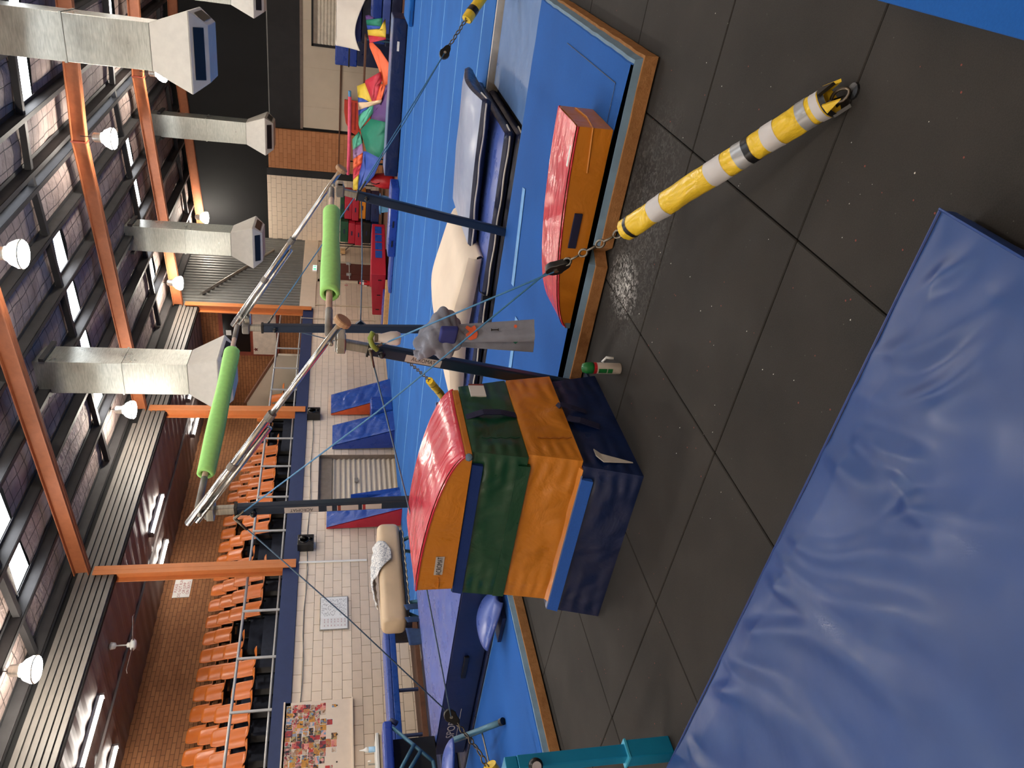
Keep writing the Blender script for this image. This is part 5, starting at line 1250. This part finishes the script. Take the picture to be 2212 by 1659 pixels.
ht = empty('horse_towel', (-7.42, 5.0, 0.7), 'white marbled towel draped over the top of the vaulting horse', 'towel')
t_ = NT('marbled_towel'); vv = t_.coord('Object'); nn = t_.noise(vv, 9, 3, 0.6, 2.5)
MATS['marbled_towel'] = t_.fin(t_.ramp(nn, [(0.40, lin((228, 226, 222))), (0.47, lin((120, 128, 140))), (0.52, lin((226, 224, 220))), (0.62, lin((214, 212, 208)))]), 0.95, 0, t_.bump(t_.noise(vv, 60, 3), 0.4, 0.006))
def twl(u, v):
    y = 4.52 + 1.0 * v; L = 0.04 + 0.30 * max(0.0, min(1.0, (v - 0.38) / 0.3)) * (1 - 0.25 * max(0, v - 0.85) / 0.15)
    back = 0.10 + 0.05 * math.sin(math.pi * v); s_ = -back + (back + L) * u
    lump = (0.02 + 0.055 * math.sin(math.pi * min(1, v * 1.1)) ) * math.sin(math.pi * min(1, max(0, (s_ + back) / (back + 0.12)))) 
    f = 0.012 * math.sin(v * 19 + u * 6) + 0.016 * noise.noise(Vector((u * 5, v * 8, 2)))
    if s_ > 0.085:
        k = s_ - 0.085; a = min(k / 0.10, math.pi / 2); x = -7.385 + 0.10 * math.sin(a); z = 0.815 + 0.10 * math.cos(a) - max(0, k - 0.157)
        return Vector((x + 0.014 + abs(f), y + 0.04 * math.sin(u * 4), z + 0.01 + lump * 0.3))
    return Vector((-7.47 + s_, y + 0.04 * math.sin(u * 4), 0.918 + 0.012 + lump + abs(f)))
build(MB().grid(twl, 26, 34), 'cloth', 'marbled_towel', ht, smooth=True, solid=0.012)
def hang(name, label, x, y, z0, w_, l_, mt, seed, cat='strap', tip=0.0):
    t = empty(name, (x, y, z0 - l_), label, cat)
    def fn(u, v):
        return Vector((x + 0.02 + 0.015 * math.sin(v * 5 + seed), y + (u - 0.5) * w_ * (1 - tip * v ** 2) + 0.05 * v * math.sin(seed), z0 - l_ * v + 0.03 * (u - 0.5)))
    build(MB().grid(fn, 6, 14), 'webbing', mt, t, smooth=True, solid=0.01)
    return t
den = plain('denim_blue', (46, 70, 112), 0.85, 0, 0.15, 20, 0.3)
s_a = hang('hanging_strap', 'blue cloth strap with square end hanging from the horse', -7.28, 4.28, 0.60, 0.085, 0.42, den, 1)
build(bx((-7.29, 4.24, 0.19), (-7.245, 4.34, 0.25)), 'square_end', 'navyd', s_a)
hang('hanging_strap', 'plain blue cloth strap hanging at the near end of the horse', -7.28, 4.08, 0.60, 0.08, 0.42, den, 2)
hang('hanging_cloth', 'pointed dark blue cloth hanging off the near end of the horse', -7.27, 3.83, 0.60, 0.26, 0.46, den, 4, 'cloth', 0.75)

# ---- low bench mat and clutter along the block wall
be = empty('bench', (-9.2, 4.3, 0), 'low navy frame bench with blue padded top along the block wall', 'bench')
build(bx((-9.4, 3.2, 0.66), (-8.95, 5.35, 0.74)), 'padded_top', 'v_periw', be, bevel=0.02)
build(bx((-9.4, 3.2, 0.57), (-8.95, 5.35, 0.66)), 'frame_rail', 'v_royal', be, bevel=0.01)
for y in (3.5, 4.2, 5.25): build(bx((-9.02, y - 0.015, 0.28), (-8.97, y + 0.015, 0.58)), 'leg', 'navy', be)
build(bx((-9.45, 3.15, 0.22), (-8.9, 5.4, 0.29)), 'lower_shelf', 'brown', be)
build(bx((-9.45, 3.15, 0.0), (-8.9, 3.2, 0.6)).box((-9.45, 5.35, 0), (-8.9, 5.4, 0.6)), 'end_panel', 'v_navy', be)
ms = mat_thing('gym_mat', (-8.86, 2.2, 0.0), (-8.1, 5.3, 0.21), 'v_navy', 'navy mat with dark handles lying before the wall bench', top='v_navy', seed=8)
for y in (4.6, 3.5): build(bx((-8.1, y - 0.12, 0.08), (-8.085, y + 0.12, 0.12)), 'handle', 'blackp', ms)

# ---- trampettes at the left picture edge
ta = empty('trampette', (-6.62, 1.7, 0.48), 'folded trampette with teal tube frame leaning at the left picture edge', 'trampette')
build(bx((-6.74, 1.2, 0.93), (-6.52, 2.25, 1.03)), 'edge_pad', 'v_blue', ta, bevel=0.03, seg=3)
build(bx((-6.86, 1.2, 0.482), (-6.68, 2.12, 0.94)), 'bed', plain('tramp_bed', (16, 18, 24), 0.9), ta)
for p, q in (((-6.55, 2.2, 0.96), (-6.55, 1.2, 0.94)), ((-6.55, 2.18, 0.93), (-6.5, 1.75, 0.55)), ((-6.5, 1.75, 0.55), (-6.5, 1.2, 0.50)), ((-6.55, 1.65, 0.92), (-6.5, 1.95, 0.72)), ((-6.55, 1.55, 0.9), (-6.5, 1.87, 0.66))):
    build(MB().tube([p, q], 0.02, 8), 'frame_tube', 'teal', ta, smooth=True)
build(MB().tube([(-6.62, 2.16, 0.97), (-6.60, 2.24, 0.97), (-6.56, 2.26, 0.93), (-6.55, 2.22, 0.88)], 0.03, 8), 'corner_pad', 'v_navy', ta, smooth=True)
tb = empty('trampette', (-5.5, 1.0, 0.132), 'trampette with rounded periwinkle pad and angled teal leg', 'trampette')
def padn(u, v):
    a = (u - 0.5) * math.pi; y = 1.38 - 0.75 * (1 - v) * 1.0
    w_ = 0.16 * math.sqrt(max(0.0, 1 - max(0, (v - 0.55) / 0.45) ** 2)) + 0.005
    return Vector((-5.55 + w_ * math.sin(a) * 1.6, y, 0.50 + 0.07 * math.cos(a) * min(1, w_ * 8) + 0.12 * (1 - v)))
build(MB().grid(padn, 18, 24), 'edge_pad', 'v_periw', tb, smooth=True, solid=0.025)
build(MB().tube([(-5.68, 0.7, 0.665), (-5.42, 0.98, 0.665)], 0.006, 5), 'pad_seam', 'blackp', tb)
build(MB().tube([(-5.62, 1.45, 0.46), (-5.25, 1.30, 0.30), (-4.98, 1.20, 0.165)], 0.028, 10), 'leg', 'teal', tb, smooth=True)
build(MB().tube([(-4.98, 1.20, 0.165), (-4.95, 1.19, 0.15)], 0.032, 10), 'foot', 'blackp', tb)
build(MB().tube([(-5.55, 1.0, 0.42), (-5.2, 0.75, 0.24), (-5.05, 0.68, 0.165)], 0.025, 8), 'leg', 'teal', tb, smooth=True)
build(MB().tube([(-5.25, 1.28, 0.28), (-5.2, 0.92, 0.27), (-5.3, 0.7, 0.3)], 0.008, 6), 'brace', 'chain', tb)

# ---- wedges leaning on the block wall
def leaner(y0, y1, h, mt, side, label, d0=0.42, d1=0.12, lean=0.12):
    t = empty('leaning_wedge', (XW + 0.3, (y0 + y1) / 2, 0.122), label, 'foam wedge', 'foam wedges leaning on the block wall')
    zb = 0.123
    def fn(u, v):
        y = y0 + (y1 - y0) * u; z = zb + h * v; x = XW + 0.02 + lean * (1 - v) + d0 + (d1 - d0) * v
        e = min(u, 1 - u, v, 1 - v)
        x += 0.03 * noise.noise(Vector((y * 3 + z * 3, z * 4.5, y0))) * min(1, e * 8) + 0.022 * abs(math.sin(z * 13 + y * 7 + noise.noise(Vector((y * 3, z * 3, 2))) * 3)) * min(1, e * 8)
        return Vector((x, y, z))
    build(MB().grid(fn, 16, 40), 'front_face', mt, t, smooth=True)
    xf0, xf1 = XW + 0.02 + lean + d0, XW + 0.02 + d1
    build(MB().hexa([(XW + 0.03 + lean * 0.3, y0, zb), (xf0 - 0.03, y0, zb), (xf0 - 0.03, y1, zb), (XW + 0.03 + lean * 0.3, y1, zb), (XW + 0.025, y0, zb + h), (xf1 - 0.02, y0, zb + h), (xf1 - 0.02, y1, zb + h), (XW + 0.025, y1, zb + h)]), 'body', side, t)
    return t
leaner(12.95, 13.75, 1.46, 'v_royal', plain('vinyl_side_orange', (206, 84, 40), 0.4), 'tall blue wedge with orange side leaning on the wall', 0.46, 0.05)
leaner(11.62, 12.38, 1.42, 'v_royal', 'v_blue', 'tall all blue wedge leaning just before the roller door', 0.46, 0.12)
w3 = leaner(9.05, 9.62, 1.52, 'v_royal', 'v_red2', 'tall blue wedge with crimson side leaning behind the horse', 0.42, 0.05)
sm = mat_thing('gym_mat', (XW + 0.1, 12.42, 0.123), (XW + 0.62, 12.94, 0.62), 'v_royal', 'small dark blue block mat tucked between two leaning wedges', amp=0.01, seed=4)
tr = empty('leaning_mat', (XW + 0.3, 9.75, 0.123), 'blue triangular mat behind the near high post at the wall', 'mat')
build(MB().prism([(XW + 0.06, 9.64, 0.124), (XW + 0.06, 9.86, 0.124), (XW + 0.06, 9.66, 1.15)], (0.35, 0, 0)), 'body', 'v_royal', tr)

# ---- far end clutter beyond the sprung floor
ln = empty('long_mat', (-3.6, 16.2, 0.0), 'long dark navy box mat along the far floor edge', 'mat')
build(bx((-5.38, 15.72, 0.11), (-1.85, 16.5, 0.42)), 'body', 'v_dblue', ln, bevel=0.02)
build(bx((-5.36, 15.74, 0.418), (-1.87, 16.48, 0.424)), 'top_cover', 'v_grey', ln)
build(bx((-2.52, 15.712, 0.26), (-2.32, 15.719, 0.31)), 'name_tag', 'paper', ln)
build(bx((-5.3, 15.8, 0.0), (-1.9, 16.4, 0.11)), 'base', 'blackp', ln)
hm = mat_thing('folding_mat', (-7.05, 14.72, 0.122), (-5.3, 15.35, 0.305), 'v_blue', 'royal blue mat with black handles on the far floor edge', top='v_periw', seed=6)
for k in range(3): build(bx((-5.62 - 0.5 * k - 0.16, 14.705, 0.20), (-5.62 - 0.5 * k, 14.722, 0.235)), 'handle', 'blackp', hm)
h2 = mat_thing('folding_mat', (-8.2, 15.0, 0.122), (-7.1, 15.45, 0.2), 'v_periw', 'thin periwinkle mat beyond the handled royal blue mat', seed=7)
rl = empty('long_red_mat', (-9.0, 17.4, 0.0), 'long red vinyl mat with blue squares near the maroon door', 'mat')
RA, RB, RC = Vector((-7.75, 18.4, 0.15)), Vector((-8.55, 16.75, 0.15)), Vector((-10.15, 17.3, 0.15))
def seg(a, b, h0, h1, dpt, nm):
    d = (b - a).normalized(); n = Vector((-d.y, d.x, 0)); n = n if n.y > 0 else -n
    return build(MB().hexa([a, b, b + n * dpt, a + n * dpt, a + Vector((0, 0, h0)), b + Vector((0, 0, h1)), b + n * dpt + Vector((0, 0, h1)), a + n * dpt + Vector((0, 0, h0))]), nm, 'v_red2', rl, bevel=0.02)
sA = seg(RA, RB, 0.36, 0.42, 0.6, 'right_panel'); sB = seg(RB, RC, 0.42, 0.29, 0.6, 'left_panel')
d = (RB - RA); 
for k in range(4):
    p = RA + d * (0.06 + 0.16 * k); q = RA + d * (0.20 + 0.16 * k); n = Vector((d.y, -d.x, 0)).normalized(); n = n if n.y < 0 else -n
    build(MB().prism([p + n * 0.003 + Vector((0, 0, 0.10)), q + n * 0.003 + Vector((0, 0, 0.10)), q + n * 0.003 + Vector((0, 0, 0.29)), p + n * 0.003 + Vector((0, 0, 0.29))], n * 0.004), 'blue_square', 'v_royal', sA)
d = RC - RB; n = Vector((d.y, -d.x, 0)).normalized(); n = n if n.y < 0 else -n
for f in (0.12, 0.48, 0.84):
    p = RB + d * f; q = RB + d * (f + 0.02)
    build(MB().prism([p + n * 0.003 + Vector((0, 0, 0.11)), q + n * 0.003 + Vector((0, 0, 0.11)), q + n * 0.003 + Vector((0, 0, 0.21)), p + n * 0.003 + Vector((0, 0, 0.21))], n * 0.006), 'handle_slot', 'blackp', sB)
build(bx((-9.9, 17.5, 0), (-8.3, 17.9, 0.15)), 'base', 'brown', rl)
tbm = empty('timber_beam', (-9.4, 15.9, 0.0), 'low timber beam with blue foam pads lying past the far floor edge', 'beam')
build(bx((-10.3, 15.85, 0.10), (-8.3, 15.97, 0.22)), 'beam', 'timber', tbm, bevel=0.01)
for x in (-10.0, -8.6): build(bx((x - 0.06, 15.75, 0.0), (x + 0.06, 16.07, 0.10)), 'foot', 'timber', tbm)
bp = mat_thing('floor_mat', (-10.4, 16.1, 0.0), (-8.9, 16.6, 0.22), 'v_blue', 'flat royal blue mat behind the low timber beam', seed=12)

# foam block stacks on a steel trolley
ft = empty('trolley', (-8.9, 21.6, 0.0), 'dark steel trolley carrying the stacks of coloured blocks', 'trolley')
build(bx((-9.75, 21.2, 0.10), (-7.95, 22.2, 0.15)), 'deck', 'brown', ft)
for x in (-9.7, -8.0):
    for y in (21.22, 22.15): build(MB().tube([(x, y, 0.0), (x, y, 1.45 if x < -9 else 0.6)], 0.02, 6), 'upright', 'blackp', ft)
build(MB().tube([(-9.78, 21.2, 1.42), (-9.78, 21.2, 0.15)], 0.015, 6).tube([(-9.78, 21.2, 1.05), (-9.72, 21.6, 0.5)], 0.012, 6), 'end_rail', 'blackp', ft)
STK = [(-8.85, -8.05, [('v_navy2', 0.15, 0.42, 'navy'), ('v_navy', 0.42, 0.58, 'dark navy'), ('v_orange', 0.58, 0.80, 'orange'), ('v_red2', 0.80, 1.02, 'crimson'), ('v_red2', 1.02, 1.26, 'wine red'), ('v_green', 1.26, 1.40, 'green')], 21.25),
       (-9.62, -8.90, [('v_navy2', 0.15, 0.40, 'navy'), ('blackp', 0.40, 0.68, 'black'), ('v_red2', 0.68, 0.90, 'crimson'), ('v_red2', 0.90, 1.12, 'dark crimson'), ('v_green', 1.12, 1.38, 'green')], 21.05)]
for si, (x0, x1, ls, y0) in enumerate(STK):
    for k, (mt, z0, z1, cname) in enumerate(ls):
        o_ = 0.03 * ((k * 7 + si) % 3 - 1)
        fbk = empty('foam_block', ((x0 + x1) / 2 + o_, y0 + 0.4, z0), '%s vinyl foam block, number %s from the bottom of the %s trolley stack' % (cname, ('one', 'two', 'three', 'four', 'five', 'six')[k], ('right', 'left')[si]), 'foam block', 'foam blocks on the trolley')
        build(bx((x0 + o_, y0 + o_, z0), (x1 + o_, y0 + 0.75 + o_, z1 - 0.004)), 'body', mt, fbk, bevel=0.02)
        build(bx((x0 + o_ + 0.3, y0 + o_ - 0.008, (z0 + z1) / 2 - 0.02), (x0 + o_ + 0.45, y0 + o_ + 0.002, (z0 + z1) / 2 + 0.02)), 'handle', 'webnavy', fbk)

# parachute thrown over a rack
rk = empty('equipment_rack', (-4.2, 18.9, 0), 'low teal steel rack hidden under the rainbow parachute', 'rack')
for x in (-6.1, -4.3, -2.9):
    for y in (18.7, 19.15): build(MB().tube([(x, y, 0), (x, y, 0.9)], 0.02, 6), 'upright', 'teal', rk)
build(bx((-6.2, 18.68, 0.86), (-2.85, 19.2, 0.9)), 'shelf', 'brown', rk)
pa = empty('play_parachute', (-4.2, 18.2, 0.1), 'rainbow nylon play parachute heaped over a rack at the far end', 'parachute')
for c, pts in PARA:
    pv = [Vector(p) for p in pts]; cen = sum(pv, Vector()) / len(pv); mb = MB()
    # fan of folds around the centre, pushed in and out for drape
    ring = []
    for p, q in zip(pv, pv[1:] + pv[:1]): ring += [p, (p + q) / 2]
    m = len(ring); mid = [(r_ + cen) / 2 + Vector((0, 0.05 * math.sin(i * 2.4) - 0.02, 0)) for i, r_ in enumerate(ring)]
    mb.add(ring + mid + [cen + Vector((0, -0.04, 0))], [(i, (i + 1) % m, m + (i + 1) % m, m + i) for i in range(m)] + [(m + i, m + (i + 1) % m, 2 * m) for i in range(m)])
    build(mb, c + '_panel', 'p_' + c, pa, smooth=True, solid=0.012)
pp = empty('foam_pole', (-5.3, 18.45, 1.2), 'long pink foam pole lying across the parachute top', 'pole')
build(MB().tube([(-4.26, 18.35, 1.25), (-4.8, 18.38, 1.235), (-5.6, 18.42, 1.225), (-6.38, 18.45, 1.235)], [0.045, 0.05, 0.05, 0.042], 10), 'shaft', plain('pink_foam', (222, 84, 110), 0.7), pp, smooth=True)
build(MB().tube([(-4.12, 18.34, 1.255), (-4.26, 18.35, 1.25)], 0.04, 10), 'tip', 'rope', pp)
ob = empty('moulded_sled', (-6.0, 22.9, 0.5), 'orange ribbed plastic sled standing against the cream lining', 'sled')
prof = [(-5.52, 1.33), (-5.55, 0.5), (-6.6, 0.45), (-6.62, 0.95), (-6.52, 1.12), (-6.25, 1.27), (-5.9, 1.33)]
build(MB().prism([(x, 22.95, z) for x, z in prof], (0, 0.06, 0)), 'shell', plain('sled_orange', (206, 66, 44), 0.45), ob, bevel=0.02)
for k in range(4): build(bx((-6.45, 22.93, 0.70 + 0.13 * k), (-5.6, 22.955, 0.74 + 0.13 * k)), 'rib', plain('sled_dark', (166, 44, 32), 0.5), ob)
build(bx((-6.6, 22.95, 0.0), (-5.5, 23.15, 0.46)), 'stand', 'brown', ob)
nbx = empty('gym_box', (-3.95, 22.3, 0), 'navy covered equipment box beside the servery shutter', 'box')
build(bx((-4.25, 21.9, 0.0), (-3.45, 22.7, 1.0)), 'lower_box', 'v_navy', nbx, bevel=0.02)
build(bx((-4.28, 21.88, 1.0), (-3.5, 22.7, 1.64)), 'upper_box', 'v_blue', nbx, bevel=0.03)
build(bx((-4.3, 21.87, 1.22), (-3.5, 21.885, 1.26)), 'strap', 'blackp', nbx)
shh = empty('dust_sheet', (-2.4, 20.2, 0.5), 'white dust sheet draped over equipment at the top picture edge', 'sheet')
def dsh(u, v):
    x = -3.40 + 2.6 * u; low = 0.75 + 0.55 * abs(math.sin(u * 4.2 + 0.5)) * (1 - u) * 0.9
    z = 1.62 - (1.62 - low) * v; y = 20.1 - 0.35 * v ** 1.5 + 0.06 * math.sin(u * 16) * v + 0.04 * noise.noise(Vector((x * 3, z * 3, 0)))
    return Vector((x, y, z))
build(MB().grid(dsh, 40, 20), 'front_drape', 'sheet', shh, smooth=True, solid=0.012)
build(MB().grid(lambda u, v: Vector((-3.40 + 2.6 * u, 20.1 + 0.9 * v, 1.62 + 0.02 * math.sin(u * 9 + v * 4))), 20, 8), 'top_drape', 'sheet', shh, smooth=True, solid=0.012)
eq = empty('equipment_stack', (-2.0, 20.6, 0), 'blue mats stacked under the white dust sheet', 'mats')
for k in range(5): build(bx((-3.3 + 0.05 * (k % 2), 20.2, 0.32 * k), (-0.9, 20.95, 0.32 * k + 0.31)), 'stacked_mat', ('v_navy', 'v_blue')[k % 2], eq, bevel=0.02)
for k, (z0, z1, mt, lab, x0) in enumerate(((0.0, 0.265, 'v_navy', 'bottom navy mat of the pile before the dust sheet', -2.65), (0.285, 0.485, 'v_periw', 'middle periwinkle mat of the pile before the dust sheet', -2.75), (0.505, 0.74, 'v_blue', 'top blue mat of the pile before the dust sheet', -2.55))):
    mat_thing('gym_mat', (x0, 18.9, z0), (-0.6, 19.7, z1), mt, lab, seed=20 + k, group='pile of mats before the dust sheet')
bc = empty('blue_cushion_mat', (-1.2, 14.9, 0.123), 'light blue mat with dark printed frames at the top picture edge', 'mat')
build(bx((-1.75, 14.2, 0.123), (0.2, 15.4, 0.23)), 'body', 'floor_carpet', bc, bevel=0.03)
build(bx((-1.7, 14.195, 0.14), (-1.45, 14.2, 0.145)).box((-1.7, 14.195, 0.20), (-1.45, 14.2, 0.205)), 'print', 'navyd', bc)
rd = empty('red_bag', (-6.4, 18.1, 0.0), 'bright red bag lying under the parachute corner', 'bag')
build(MB().lathe([(0.16, 0.0), (0.21, 0.08), (0.22, 0.25), (0.18, 0.48), (0.10, 0.62), (0.05, 0.68)], (-6.35, 18.1, 0), n=16), 'body', 'red', rd, smooth=True)
build(MB().tube([(-6.35, 17.88, 0.4), (-6.35, 17.78, 0.5), (-6.35, 17.85, 0.62), (-6.35, 18.0, 0.66)], 0.014, 6), 'handle', 'ink', rd)
lbx = empty('storage_tub', (-6.9, 17.8, 0.0), 'pale blue plastic tub at the foot of the rack', 'tub')
build(MB().hexa([(-7.05, 17.65, 0), (-6.75, 17.65, 0), (-6.75, 17.95, 0), (-7.05, 17.95, 0), (-7.1, 17.6, 0.36), (-6.7, 17.6, 0.36), (-6.7, 18.0, 0.36), (-7.1, 18.0, 0.36)]), 'body', plain('tub_blue', (104, 168, 214), 0.4), lbx, bevel=0.02)
build(bx((-7.12, 17.58, 0.34), (-6.68, 18.02, 0.37)), 'rim', 'rope', lbx)

# ---- wall brackets and conduit clutter near the far door
wf = empty('wall_bracket', (XW + 0.1, 22.4, 1.15), 'pale folded bracket fixture on the block wall left of the trolley', 'bracket')
build(bx((XW, 22.2, 1.30), (XW + 0.06, 22.7, 1.50)), 'plate', 'ply', wf)
build(bx((XW + 0.04, 22.25, 1.18), (XW + 0.16, 22.45, 1.34)), 'block', 'timber', wf)
build(MB().tube([(XW + 0.1, 22.4, 1.2), (XW + 0.12, 22.6, 1.1), (XW + 0.1, 22.75, 1.05)], 0.02, 6), 'arm', 'chalky', wf)

# loose crumbs and chalk bits on the tiles
mb = MB()
for k in range(45):
    x, y = rnd.uniform(-1.3, 0.6), rnd.uniform(-0.6, 1.6)
    s_ = rnd.uniform(0.001, 0.0032)
    mb.add([(x - s_, y, 0.001), (x, y - s_, 0.001), (x + s_ * 1.5, y, 0.001), (x, y + s_, 0.001), (x, y, 0.001 + s_)], [(0, 1, 4), (1, 2, 4), (2, 3, 4), (3, 0, 4)])
o = build(mb, 'chalk_crumbs', 'paper'); tag(o, 'scattered white chalk crumbs on the black rubber tiles', 'crumbs', kind='stuff')
